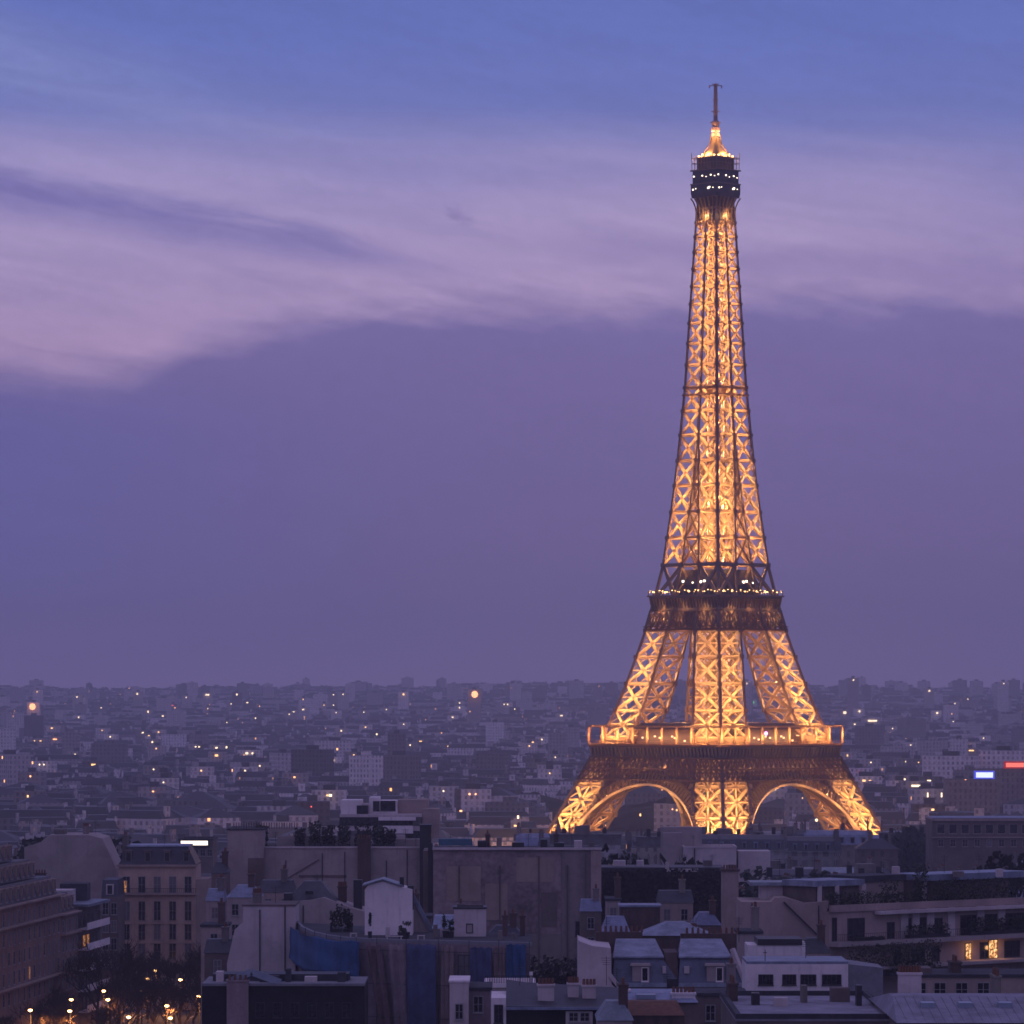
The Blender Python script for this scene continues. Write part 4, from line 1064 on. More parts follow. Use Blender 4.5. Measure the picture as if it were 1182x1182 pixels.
# first: tall grey front with three stepped rows of attic windows
e, a, b, d, nb, g = street_block('mansard_house', 'tall grey stone house with stepped slate attic storeys at the left edge of the avenue', 652, 761, 43.5, 14, BROWN)
def attic(e, a, b, nb, d, z0, rows, ins, m, n, base_in=.6, bands=True):
    i0 = base_in
    for r_ in range(rows):
        i1 = i0 + ins
        P0 = [a - nb * -i0, b + nb * i0 - d * (r_ * .0), b + nb * 12, a + nb * 12]
        zz0 = z0 + r_ * 3.3; zz1 = zz0 + 3.1
        mb = MB()
        lo = [a + nb * i0 + d * (i0 * .3), b + nb * i0 - d * (r_ * 10.5 + .3), b + nb * 12 - d * (r_ * 10.5 + .3), a + nb * 12 + d * .3]
        hi = [a + nb * i1 + d * (i1 * .3), b + nb * i1 - d * (r_ * 10.5 + .8), b + nb * 11.5 - d * (r_ * 10.5 + .8), a + nb * 11.5 + d * .3]
        mb.hexa([(p.x, p.y, zz0) for p in lo] + [(p.x, p.y, zz1) for p in hi]); mb.build('roof' if r_ == 0 else 'upper_roof', m, e)
        rz = math.atan2(d.y, d.x)
        L = (lo[1] - lo[0]).length; k_ = max(2, int(n * L / (b - a).length))
        for q in range(k_):
            p = lo[0] + d * (L * (q + .5) / k_)
            dm = MB(); dm.box(-.75, .75, -.1, 1.0, 0, 2.25); dm.box(-.9, .9, -.25, 1.1, 2.25, 2.45)
            o = dm.build('dormer', STONE, None, True); o.parent = e; o.location = Vector((p.x, p.y, zz0 + .25)) - OFF[e.name]; o.rotation_euler = (0, 0, rz); OFF[o.name] = Vector((p.x, p.y, zz0 + .25))
            pn = MB(); pn.box(-.45, .45, -.13, -.1, .3, 1.95); o2 = pn.build('pane', GLASS, o, True)
        i0 = i1 + .5
attic(e, a, b, nb, d, 43.6, 3, 1.1, SLATE, 26)
for z in (40.2, 36.9, 33.6, 30.3, 27.0): row(e, a, b, z, 27, 1.15, 2.1)
mb = MB()
for z in (43.3, 39.8, 29.6):
    o0, o1 = a - nb * .9, b - nb * .9
    mb.prism([(o0.x, o0.y), (o1.x, o1.y), (b.x, b.y), (a.x, a.y)], z, z + .3)
mb.build('balcony', STONE, e)
for f in (.1, .42, .7): p = a + d * ((b - a).length * f) + nb * 6; stack('chimney', p.x - .5, p.x + .5, p.y - 1.6, p.y + 1.6, 47, 55.6 - f * 4, e, None, 5)
# second: lower stone front
e, a, b, d, nb, g = street_block('mansard_house', 'grey stone house with one slate attic storey between its taller neighbour and white balconies', 761.3, 776, 40.0, 13, BROWN)
attic(e, a, b, nb, d, 40.1, 1, 1.3, SLATE, 5)
for z in (36.6, 33.2, 29.8, 26.4): row(e, a, b, z, 5, 1.15, 2.1)
mb = MB()
for z in (39.6, 36.1): o0, o1 = a - nb * .8, b - nb * .8; mb.prism([(o0.x, o0.y), (o1.x, o1.y), (b.x, b.y), (a.x, a.y)], z, z + .3)
mb.build('balcony', STONE, e)
p = a + d * 10 + nb * 6; stack('chimney', p.x - 1.2, p.x + 1.2, p.y - .5, p.y + .5, 42, 46.5, e, BRICKS, 5, 'x')
# third: modern block with white balcony bands
e, a, b, d, nb, g = street_block('balcony_block', 'modern block with white balcony bands stacked above the bare street trees', 776.3, 797, 40.4, 12, SOOT, 'apartment block')
for i, z in enumerate((21.5, 25.2, 28.9, 32.6, 36.3)):
    o0, o1 = a - nb * 1.7, b - nb * 1.7
    mb = MB(); mb.prism([(o0.x, o0.y), (o1.x, o1.y), (b.x, b.y), (a.x, a.y)], z, z + .22)
    q0, q1 = a - nb * 1.58, b - nb * 1.58
    mb.prism([(o0.x, o0.y), (o1.x, o1.y), (q1.x, q1.y), (q0.x, q0.y)], z + .22, z + 1.25); mb.build('balcony', WHITE, e)
    row(e, a, b, z + .5, 6, 2.2, 2.0, frame=DKFRAME)
o0, o1 = a - nb * 1.8, b - nb * 1.8
mb = MB(); mb.prism([(o0.x, o0.y), (o1.x, o1.y), ((b + nb * 12).x, (b + nb * 12).y), ((a + nb * 12).x, (a + nb * 12).y)], 40.4, 40.9); mb.build('roof', ZINC, e)
c0 = a + d * 4 + nb * 3.5; part('lift_house', e, PALE, (c0.x - 3, c0.x + 1.5, c0.y, c0.y + 7, 40.9, 43.2)); c0 = a + d * 13 + nb * 4; part('roof_shed', e, FLAT, (c0.x - 2, c0.x + 3, c0.y, c0.y + 6, 40.9, 44.0))

# ---- pale party-wall house behind the row
e = thing('party_wall_house', 'grey house end with blank sloping-topped party wall behind the street front', 'house', (X(80, 846), 852, 17))
prof = [(X(28, 846), 12), (X(134, 846), 12), (X(134, 846), Z(1003, 846)), (X(118, 846), Z(968, 846)), (X(104, 846), Z(964, 846)), (X(56, 846), Z(964, 846)), (X(47, 846), Z(972, 846)), (X(28, 846), Z(978, 846))]
MB().slab(prof, 846, 862).build('wall', PLASTER, e)
part('rooftop_hut', e, STACK, (X(60, 846), X(72, 846), 850, 855, Z(964, 846), Z(958, 846))); stack('chimney', X(92, 846), X(99, 846), 852, 853, Z(964, 846), Z(956, 846), e, None, 4, 'x')
# ---- corner house with five bays facing us
Y = 832; x0, x1 = X(137, Y), X(226, Y)
e = thing('corner_house', 'beige stone house with five window bays, cornice balcony and slate mansard facing the lamps', 'house', ((x0 + x1) / 2, Y + 6, 18))
zc = Z(1000, Y); zb = Z(1031, Y)
mb = MB(); mb.box(x0, x1, Y, Y + 14, 14, zc); mb.build('wall', LAMPLIT_STONE, e)
part('cornice', e, STONE, (x0 - .4, x1 + .4, Y - .5, Y, zc - .1, zc + .35)); part('balcony', e, STONE, (x0 - .2, x1 + .2, Y - .9, Y, zb - .3, zb))
mb = MB()
for i in range(40): x = x0 + (x1 - x0) * i / 39; mb.box(x - .03, x + .03, Y - .86, Y - .8, zb, zb + .9)
mb.box(x0, x1, Y - .88, Y - .78, zb + .9, zb + .98); mb.build('railing', METAL, e)
mb = MB(); mb.frust(x0, x1, Y, Y + 13.9, zc + .36, Z(978, Y), 1.6, 1.8); mb.build('roof', SLATE, e)
part('roof_cap', e, ZINC, (x0 + 1.4, x1 - 1.4, Y + 1.6, Y + 12, Z(978, Y) + .01, Z(978, Y) + .3))
for i in range(4):
    x = x0 + (x1 - x0) * (i + .5) / 4; dm = MB(); dm.box(x - .6, x + .6, Y + .3, Y + 1.7, zc + .8, zc + 2.9); dm.box(x - .75, x + .75, Y + .15, Y + 1.8, zc + 2.9, zc + 3.1); d_ = dm.build('dormer', SOOT, e)
    part('pane', d_, GLASS, (x - .4, x + .4, Y + .255, Y + .297, zc + 1.0, zc + 2.6))
row(e, (x0, Y), (x1, Y), zb + .15, 5, 1.25, 3.0, frame=WFRAME)
z = zb - 1.2
for s_ in range(4):
    z -= 4.6 if s_ == 0 else 3.7
    row(e, (x0, Y), (x1, Y), z + .6, 5, 1.2, 2.9 if s_ else 3.6, frame=STONE)
    part('string_course', e, LAMPLIT_STONE, (x0 - .1, x1 + .1, Y - .22, Y, z - .1, z + .15))
for i in range(6): x = x0 + (x1 - x0) * i / 5; part('pilaster', e, LAMPLIT_STONE, (max(x - .25, x0), min(x + .25, x1), Y - .16, Y, 15, zb - .5))
w_ = window(e, (X(143, Y), Y - .012, zb + .15), 1.1, 2.2, 0, pane=LITW)
MB().prism([(x1 + .05, Y + .1), (x1 + 2.3, Y + 1.4), (x1 + 2.3, Y + 12), (x1 + .05, Y + 12)], 14, zc - 2.5).build('side_bay', STONE, e)
stack('chimney', x0 + .4, x0 + 1.3, Y + 3, Y + 8, zc, Z(966, Y), e, None, 6); 
# small lower house between corner house and balcony block
Y = 812; e, x0, x1, zt = bld('slate_house', 'narrow stone house with slate top between white balconies and five-bay corner house', 'house', 117, 136.3, Y, 14, 1035, SOOT)
mb = MB(); mb.frust(x0, x1, Y, Y + 14, zt, Z(1016, Y), .1, 1.6); mb.build('roof', SLATE, e)
x = (x0 + x1) / 2; dm = MB(); dm.box(x - .7, x + .7, Y + .2, Y + 1.6, zt + .3, zt + 2.3); d_ = dm.build('dormer', PALE, e); part('pane', d_, GLASS, (x - .45, x + .45, Y + .16, Y + .197, zt + .5, zt + 2.1))
for k_ in range(4): row(e, (x0, Y), (x1, Y), zt - 3.3 * (k_ + 1), 2, 1.0, 2.1)

# ---- avenue trees, leafless, and lamps
def bare_tree(seed, H):
    q = random.Random(seed); tr = MB(); cr = MB()
    def grow(p, d, L, r, lv):
        n = p + d * L
        (tr if lv < 2 else cr).tri(p, n, r, r * .68, k=4 if lv < 2 else 3)
        if lv >= 6: return
        for _ in range(3 if lv < 5 else 2):
            ax = Vector((q.uniform(-1, 1), q.uniform(-1, 1), q.uniform(-.35, .8))).normalized()
            nd = (d * .8 + ax * .72).normalized(); nd.z += .1
            grow(p + d * L * q.uniform(.6, 1.0), nd.normalized(), L * q.uniform(.62, .82), max(r * .6, .036), lv + 1)
    p0 = Vector((0, 0, -.5)); tr.tri(p0, Vector((0, 0, H * .24)), .3, .2, k=7)
    for _ in range(4):
        ax = Vector((q.uniform(-1, 1), q.uniform(-1, 1), 1.6)).normalized(); grow(Vector((0, 0, H * .2)), ax, H * .21, .16, 1)
    return tr, cr
TREES = []
def tree_src(seed, H, name, label, cat='tree'):
    e = thing(name, label, cat, (0, 0, 0)); tr, cr = bare_tree(seed, H); tr.build('trunk', BARK, e, True); cr.build('crown', BARK, e, True); return e
tspots = [(668, 9.0), (676, 17), (690, 4.5), (700, 13), (706, 22), (716, 8), (730, 16), (738, 5), (748, 25.5), (752, 12), (766, 20), (772, 6.5), (782, 27), (788, 15), (800, 8), (806, 23), (812, 32), (800, 36), (776, 34), (740, 33), (690, 30), (662, 26), (722, 28), (758, 7), (763, 29), (794, 20), (818, 14), (818, 26), (684, 11), (745, 19), (780, 10), (808, 38), (735, 23), (712, 36)]
srcs = [tree_src(40 + i, h, 'bare_tree', 'leafless street tree') for i, h in enumerate((16, 18, 17, 19))]
q = random.Random(3)
for i, (Y, off) in enumerate(tspots):
    o = srcs[i] if i < 4 else copy_tree(srcs[q.randrange(4)])
    x = avx(Y, off); o.location = (x, Y, ground_z(x, Y)); o.rotation_euler = (0, 0, q.uniform(0, 6.28)); s_ = q.uniform(.85, 1.12) * (.68 if 591 + x / Y * PXF < 112 else 1); o.scale = (s_, s_, s_)
    o['label'] = 'leafless brown street tree in the tangle of branches along the lamplit avenue'; o['group'] = 'leafless trees along the avenue'
def street_lamp(x, y, z, power, col, dim=False):
    e = thing('street_lamp', 'glowing orange street lamp among the bare trees of the avenue', 'street lamp', (x, y, ground_z(x, y)), 'lit street lamps of the avenue')
    mb = MB(); g = ground_z(x, y); mb.lathe(x, y, [(.16, g), (.13, g + 1), (.07, z - .4), (.06, z - .1)], 8); mb.bar((x, y, z - .1), (x, y - .7, z + .05), .08); mb.build('post', METAL, e)
    lb = MB(); lb.lathe(x, y - .7, [(.08, z - .32), (.34, z - .16), (.3, z + .02), (.08, z + .08)], 10)
    lb.build('lantern', emit('street_globe_dim' if dim else 'street_globe', (1, .5, .18), 3 if dim else 12), e)
    l = bpy.data.lights.new('street_light', 'SPOT'); l.energy = power; l.color = (1, .40, .12); l.spot_size = R(164); l.spot_blend = .7; l.shadow_soft_size = .25
    o = bpy.data.objects.new('street_light', l); C.objects.link(o); o.location = (.5, -1.7, z - g - .35); o.parent = e
    return e
LP = [(35.5, 1165, 0), (82.7, 1153, 0), (81, 1166, 0), (120, 1143, 0), (125, 1153, 0), (112.7, 1121, 1), (149, 1173, 0), (171, 1129, 1), (180, 1119.5, 0), (208.6, 1130, 0), (230, 1149, 0), (193, 1160, 0), (197, 1174, 0), (163.7, 1143, 1), (60, 1183, 0), (140, 1186, 0), (18, 1184, 0)]
for px, py, dim in LP:
    for Y in np.arange(600, 826, 2.0):
        if Z(py, Y) <= ground_z(X(px, Y), Y) + (8.8 if not dim else 8.2): break
    Y = float(Y); street_lamp(X(px, Y), Y, Z(py, Y), 1200 if dim else 9000, None, bool(dim))

# ---- lit shop sign strip far left
Y = 1120; e, x0, x1, zt = bld('dark_block', 'dark flat-roofed block under a glowing white sign strip', 'apartment block', 206, 246, Y, 16, 970, SOOT)
coping(e, x0, x1, Y, Y + 16, zt, FLAT); row(e, (x0, Y), (x1, Y), zt - 4, 5, 1.2, 1.6)
s = thing('roof_sign', 'glowing white sign strip on dark block at the left', 'sign', (X(225, Y), Y - .5, zt - 2.2))
part('backing', s, METAL, (X(208, Y), X(242, Y), Y - .7, Y - .1, Z(978, Y), Z(967.5, Y))); part('light_panel', s, emit('sign_white', (1, .84, .72), 2.2), (X(209, Y), X(240, Y), Y - .78, Y - .7, Z(975.5, Y), Z(970.5, Y)))

# ---- centre: long grey block with roof garden
Y = 722; xa, xb = X(263, Y), X(488, Y); zt = Z(979, Y)
e = thing('long_grey_house', 'long grey rendered block with blank back wall and cluttered roof terrace', 'apartment block', ((xa + xb) / 2, Y + 8, 19))
MB().box(X(305, Y), xb, Y, Y + 16, 16, zt).build('wall', PLASTER, e)
part('stair_wing', e, PLASTER, (xa, X(305, Y) - .01, Y - 1.5, Y + 14, 16, Z(958, Y)))
part('coping', e, PALE, (X(305, Y), xb + .1, Y - .18, Y + .3, zt, zt + .28)); part('roof', e, FLAT, (X(305, Y), xb, Y + .3, Y + 16, zt + .002, zt + .12))
part('dark_wall_patch', e, SOOT, (X(287, Y), X(305, Y), Y - 1.62, Y - 1.5, Z(1022, Y), Z(990, Y)))  # thin dark patch standing proud of the wing wall
part('wing_coping', e, FLAT, (xa - .1, X(305, Y) + .1, Y - 1.6, Y + 14, Z(958, Y), Z(958, Y) + .25))
stack('chimney', X(413, Y), X(428, Y), Y - 1.1, Y - .02, 16, Z(969, Y), e, BRICKS, 5, 'x'); stack('chimney', X(489, Y) - .6, X(498, Y), Y - 2.0, Y + 3, 16, Z(953, Y), e, METAL, 0)
part('terrace_wall', e, PLASTER, (X(318, Y), X(410, Y), Y + 5, Y + 5.4, zt + .12, Z(966, Y)), (X(430, Y), X(486, Y), Y + 6, Y + 9, zt + .12, Z(970, Y)))
mb = MB()
for i in range(26): x = X(270, Y) + i * .42; mb.box(x, x + .12, Y - 1.3, Y - 1.2, Z(958, Y) + .25, Z(958, Y) + 1.3)
mb.build('fence_rail', BRICKS, e)
q = random.Random(9)
for i, (px, w_, y1) in enumerate(((300, 9, 950), (345, 7, 955), (362, 8, 947), (378, 9, 951), (396, 9, 948), (418, 12, 945), (436, 9, 950), (450, 7, 955))):
    hedge('terrace_shrub', ('reddish', 'dark', 'tall dark', 'spreading dark', 'clipped', 'largest russet', 'rounded', 'low')[i] + ' potted shrub on the roof terrace of the long grey block', X(px - w_ * .8, Y), X(px + w_ * .8, Y), Y + 3, Y + 5.5, zt + .12, Z(y1 + 4, Y), 70 + i, 260, .28, IVY if i % 2 else LEAF, True, None, 'shrub')
# pale blind walls in front of it
Y = 556; e = thing('pale_blind_house', 'pale blank-walled house with slanting left side below the long grey block', 'house', (X(300, Y), Y + 5, 22))
MB().slab([(X(263, Y), 18), (X(341, Y), 18), (X(341, Y), Z(1046, Y)), (X(281, Y), Z(1046, Y)), (X(280, Y), Z(1066, Y)), (X(271, Y), Z(1073, Y)), (X(262, Y), Z(1112, Y))], Y, Y + 10).build('wall', PALE, e)
part('coping', e, SOOT, (X(280, Y) - .1, X(341, Y) + .05, Y - .1, Y + 10, Z(1046, Y), Z(1046, Y) + .22))
Y = 580; e2 = thing('gable_house', 'grey gabled house rising behind the curved scaffolded front', 'house', (X(375, Y), Y + 5, 22))
MB().slab([(X(338, Y), 18), (X(428, Y), 18), (X(428, Y), Z(1054, Y)), (X(405, Y), Z(1048, Y)), (X(374, Y), Z(1036, Y)), (X(360, Y), Z(1039, Y)), (X(338, Y), Z(1041, Y))], Y, Y + 12).build('wall', PLASTER, e2)
part('chimney', e2, METAL, (X(328, Y), X(337, Y), Y - 1, Y + 2, 24, Z(1031, Y)))
MB().frust(X(330, Y), X(388, Y), Y + 1, Y + 11, Z(1041, Y), Z(1019, Y), 2.2, 3.5).build('roof', SLATE, e2)
part('skylight', e2, GLASS, (X(352, Y), X(361, Y), Y + 1.2, Y + 1.9, Z(1033, Y), Z(1029, Y)))
part('chimney', e2, METAL, (X(407, Y), X(417, Y), Y + 3, Y + 5, Z(1055, Y), Z(1017, Y)))

# ---- brown brick party wall, the big one
Y = 684; xa, xb = X(500, Y), X(694, Y); zt = Z(981, Y)
e = thing('brick_block', 'big sooty brown brick party wall block with pale right pier', 'apartment block', ((xa + xb) / 2, Y + 7, 20))
BW = mat('mottled_brick_wall', (.33, .25, .245), .95, .6, .11, bump=.4, fine=12)
MB().box(xa, X(648, Y), Y, Y + 15, 16, zt).build('wall', BW, e)
part('plaster_bay', e, mat('stained_plaster', (.29, .235, .225), .95, .35, .2, streak=True), (X(648, Y) + .01, X(682, Y), Y - .12, Y + 15, 16, zt)); part('pier', e, BEIGE, (X(682, Y) + .01, xb, Y - .4, Y + 15, 16, zt - .1))
part('coping', e, PALE, (xa - .1, xb + .1, Y - .5, Y + .4, zt + .004, zt + .35)); part('roof', e, FLAT, (xa, xb, Y + .4, Y + 15, zt + .003, zt + .12))
part('plaster_patch', e, mat('buff_plaster', (.32, .27, .24), .95, .15, .4), (X(610, Y), X(648, Y) - .03, Y - .1, Y, 20, Z(1078, Y)))
part('left_wing', e, SOOT, (X(488, Y), xa - .02, Y + 2, Y + 14, 16, zt - .2)); part('flue', e, METAL, (X(494, Y), X(500, Y) - .1, Y + 1.2, Y + 1.9, 20, zt + 1))
window(e, (X(669.5, Y), Y - .13, Z(1080, Y)), 1.3, 2.2, 0, frame=DKFRAME)
part('rooftop_awning', e, mat('teal_sheet', (.06, .17, .24), .6, .2, .4), (X(506, Y), X(545, Y), Y + 2, Y + 5, Z(978, Y) + .2, Z(969, Y)))
q = random.Random(4)
for px, w_, y1 in ((556, 10, 972), (576, 6, 968), (598, 14, 974), (628, 8, 970), (646, 11, 974), (668, 9, 972), (684, 6, 975)):
    part('roof_vent', e, (STACK, METAL, PALE)[px % 3], (X(px - w_ / 2, Y), X(px + w_ / 2, Y), Y + 3 + q.uniform(0, 5), Y + 9, zt + .12, Z(y1, Y)))
for px in (560, 640): stack('chimney', X(px, Y), X(px + 5, Y), Y + 6, Y + 10, zt + .12, Z(966, Y), e, BRICKS, 4)

# ---- curved front under scaffold sheeting
def arc_x(t):       # plan of the front: curved at the left, then straight
    pts = [(X(342, 562), 562.0), (X(348, 548), 548), (X(360, 537), 537), (X(378, 529), 529), (X(400, 524), 524), (X(425, 521.5), 521.5), (X(470, 519), 519), (X(520, 517), 517), (X(565, 515), 515), (X(612, 513), 513)]
    f = t * (len(pts) - 1); i = min(int(f), len(pts) - 2); f -= i
    return Vector((pts[i][0] * (1 - f) + pts[i + 1][0] * f, pts[i][1] * (1 - f) + pts[i + 1][1] * f, 0))
ZT = Z(1088, 520)
e = thing('curved_house', 'round-fronted house wrapped in blue and pink scaffold sheets with open roof terrace', 'house', (X(480, 525), 530, 23))
pts = [arc_x(i / 36) for i in range(37)]
back = [Vector((pts[-1].x, 536, 0)), Vector((pts[0].x + 1, 563, 0))]
MB().prism([(p.x, p.y) for p in pts + back], 18, ZT).build('wall', ROSE, e)
mb = MB()
inn = [p + Vector((.25, .75, 0)) for p in pts]
for a_, b_, c_, d_ in zip(pts[:-1], pts[1:], inn[1:], inn[:-1]): mb.hexa([(v.x, v.y, ZT + .003) for v in (a_, b_, c_, d_)] + [(v.x, v.y, ZT + .4) for v in (a_, b_, c_, d_)])
mb.build('parapet', mat('lead_coping', (.27, .27, .30), .7, .2, .6), e); MB().prism([(p.x, p.y) for p in inn + [Vector((inn[-1].x, 535.5, 0)), Vector((inn[0].x + 1, 562, 0))]], ZT + .005, ZT + .1).build('roof', FLAT, e)
sc = MB()
for i in range(0, 37, 3):
    p = pts[i] + Vector((-.1, -.95, 0)); sc.bar((p.x, p.y, 20), (p.x, p.y, ZT + .6), .07)
for z in (24, 28, 32, 36, 40, 44, 48):
    for a_, b_ in zip(pts[:-1], pts[1:]): sc.bar((a_.x - .1, a_.y - .95, z), (b_.x - .1, b_.y - .95, z), .06)
sc.build('scaffold_frame', METAL, e)
row(e, (arc_x(.80).x, arc_x(.80).y), (arc_x(.835).x, arc_x(.835).y), Z(1129, 515), 1, 1.5, 2.6, frame=DKFRAME); row(e, (arc_x(.80).x, arc_x(.80).y), (arc_x(.835).x, arc_x(.835).y), Z(1159, 515), 1, 1.5, 2.4, frame=DKFRAME)
def sheet(t0, t1, z0, z1, m, label, seed, off=1.05, name='tarpaulin', slant=0.0, sag=.5):
    q = random.Random(seed); n, k_ = 26, 20; mb = MB(); ph = q.uniform(0, 6)
    for j in range(k_ + 1):
        for i in range(n + 1):
            f = i / n; t_ = t0 + (t1 - t0) * f + slant * (1 - j / k_)
            p = arc_x(min(max(t_, 0), 1)); p2 = arc_x(min(max(t_, 0) + .01, 1.0)); tn = (p2 - p); tn = tn.normalized() if tn.length > 1e-5 else Vector((1, 0, 0)); nn = Vector((tn.y, -tn.x, 0))
            rip = .13 * math.sin(f * 13 + ph + j * .05) + .06 * math.sin(f * 31 + j * .12 + ph) + .05 * math.sin(j * .5 + f * 7 + ph)
            zz = z0 + (z1 - z0) * j / k_ - (sag * abs(math.sin(f * PI * 3 + ph)) if j == k_ else 0) * .5
            if j == 0: zz += .25 * math.sin(f * 11 + ph)
            p = p + nn * (off + rip); mb.v.append((p.x, p.y, zz))
    for j in range(k_):
        for i in range(n): a_ = j * (n + 1) + i; mb.f.append((a_, a_ + 1, a_ + n + 2, a_ + n + 1)); mb.mi.append(0)
    o = solo(name, mb, m, label, 'tarpaulin')
    so_ = o.modifiers.new('thick', 'SOLIDIFY'); so_.thickness = .03
    for p in o.data.polygons: p.use_smooth = True
zl = Z(1130, 522)
sheet(.01, .545, zl + .3, ZT + .2, BLUE, 'widest blue tarpaulin round the curved left end of the scaffold', 1)
sheet(.675, .75, 30, ZT + .1, NAVY, 'long dark blue sheet hanging full height in the middle of the scaffold', 2)
sheet(.845, .905, Z(1134, 516), ZT - .1, NAVY, 'short dull blue sheet right of the scaffold windows', 3)
sheet(.945, .998, Z(1133, 514), ZT + .35, BLUE, 'bright blue tarpaulin at the right end of the scaffold', 4)
sheet(.56, .60, 30, ZT - .2, mat('maroon_netting', (.20, .13, .135), .9, .3, .5), 'dark maroon netting beside the wide blue tarpaulin', 5, .9, 'netting', .06)
sheet(.625, .668, 30, ZT, ROSE, 'pale pink netting pulled aside on the scaffold', 6, .98, 'netting', .03)
sheet(.76, .795, 30, ZT, mat('buff_netting', (.31, .23, .22), .9, .2, .5), 'buff netting left of the scaffold windows', 7, .8, 'netting')
sheet(.91, .94, Z(1142, 516), ZT, MATS['buff_netting'], 'buff netting between two blue scaffold sheets', 8, .8, 'netting')
# lean dark wing in front
Y = 500; e, x0, x1, zt = bld('dark_shed_house', 'low dark house with lead roof edge below the blue tarpaulin', 'house', 233, 421, Y, 12, 1138, TAR)
part('roof', e, MATS['lead_coping'], (x0, x1, Y - .25, Y + 12, zt + .003, zt + .3)); part('roof_ridge', e, SLATE, (x0 + 1, x1 - 2, Y + 4, Y + 9, zt + .3, zt + 1.1))
stack('chimney', X(262, Y), X(287, Y), Y - .55, Y - .005, 20, Z(1133, Y), e, mat('pink_stack', (.42, .31, .31), .9, .2, .7, streak=True), 4, 'x')
for k_ in range(6): window(e, (X(300 + k_ * 20, Y), Y - .01, zt - 3.6), .9, 1.6, 0, frame=METAL)
# objects on the curved terrace
Y = 534; e, x0, x1, zt = bld('stair_hut', 'white plastered gabled stair hut on the curved roof terrace', 'hut', 421, 476, Y, 6, 1027, WHITE, base=ZT + 2)
MB().slab([(x0, zt + .004), (x1, zt + .004), (x1 - 1.6, Z(1023, Y)), (x0 + 2.2, Z(1017, Y)), (x0 + .4, Z(1022, Y))], Y + .002, Y + 6).build('gable', WHITE, e)
mb = MB(); mb.hexa([(x0 - .3, Y - .3, Z(1023, Y)), (x0 + 2.2, Y - .3, Z(1016, Y)), (x0 + 2.2, Y + 6.2, Z(1016, Y)), (x0 - .3, Y + 6.2, Z(1023, Y)), (x0 - .3, Y - .3, Z(1021.4, Y)), (x0 + 2.2, Y - .3, Z(1014.5, Y)), (x0 + 2.2, Y + 6.2, Z(1014.5, Y)), (x0 - .3, Y + 6.2, Z(1021.4, Y))])
mb.hexa([(x0 + 2.2, Y - .3, Z(1016, Y)), (x1 - 1.2, Y - .3, Z(1023.5, Y)), (x1 - 1.2, Y + 6.2, Z(1023.5, Y)), (x0 + 2.2, Y + 6.2, Z(1016, Y)), (x0 + 2.2, Y - .3, Z(1014.5, Y)), (x1 - 1.2, Y - .3, Z(1022, Y)), (x1 - 1.2, Y + 6.2, Z(1022, Y)), (x0 + 2.2, Y + 6.2, Z(1014.5, Y))])
mb.build('roof', ZINC, e)
part('chimney', e, METAL, (X(461, Y), X(466, Y), Y + 1, Y + 1.8, zt - 1.2, Z(1013, Y)), (X(458, Y), X(468, Y), Y + .7, Y + 2, zt - 1.6, zt - 1.2)); part('flue', e, METAL, (X(470, Y), X(477, Y), Y + 1, Y + 2.5, zt - 2.5, Z(1023, Y)))
Y = 541; e = thing('sloping_roof', 'steep lean-to roof falling right from the white stair hut', 'roof', (X(485, Y), Y + 3, ZT))
MB().slab([(X(472, Y), ZT - 1), (X(496, Y), ZT - 1), (X(497, Y), ZT + .6), (X(480, Y), Z(1042, Y)), (X(472, Y), Z(1030, Y))], Y, Y + 5).build('wall', PLASTER, e)
mb = MB(); mb.bar((X(471, Y), Y - .05, Z(1027, Y)), (X(481, Y), Y - .05, Z(1042, Y)), .5, .5); mb.bar((X(481, Y), Y - .05, Z(1042, Y)), (X(500, Y), Y - .05, Z(1078, Y)), .5, .5); mb.build('verge', ZINC, e)
Y = 531; e, x0, x1, zt = bld('plant_room', 'small pale flat-roofed plant room with hatch on the curved roof terrace', 'hut', 524, 561, Y, 5, 1049, PALE, base=ZT + 2)
coping(e, x0, x1, Y, Y + 5, zt, METAL, h=.2); part('hatch', e, DKFRAME, (X(538, Y), X(546, Y), Y - .06, Y, ZT + .5, Z(1066, Y))); part('hatch_panel', e, PLASTER, (X(539, Y), X(545, Y), Y - .09, Y - .06, ZT + .6, Z(1067.5, Y)))
tm = [('flower_tub', 'wide dark tub in front of the white stair hut', 466, 15, 1064, 1076, 526), ('flower_tub', 'tall dark planter left of the small plant room', 515, 9, 1055, 1078, 529), ('flower_tub', 'dark planter touching the plant room', 521, 6, 1062, 1078, 527.5), ('flower_tub', 'narrow dark cypress tub at the hut corner', 427, 5, 1053, 1074, 527)]
for i, (nm, lb, px, w_, y0, y1, Y) in enumerate(tm):
    e = thing(nm, lb, 'planter', (X(px, Y), Y, ZT + .1)); c = X(px, Y); r_ = w_ / PXF * Y / 2; zt2 = Z(y0, Y)
    MB().lathe(c, Y, [(r_ * .75, ZT + .1), (r_ * .85, ZT + .3), (r_, ZT + .9), (r_ * .9, ZT + .95)], 10).build('tub', METAL, e)
    leaves(c, Y, (ZT + .9 + zt2) / 2, r_, r_, max((zt2 - ZT - .8) / 2, .25), 160, .14, 30 + i).build('foliage', LEAF, e)
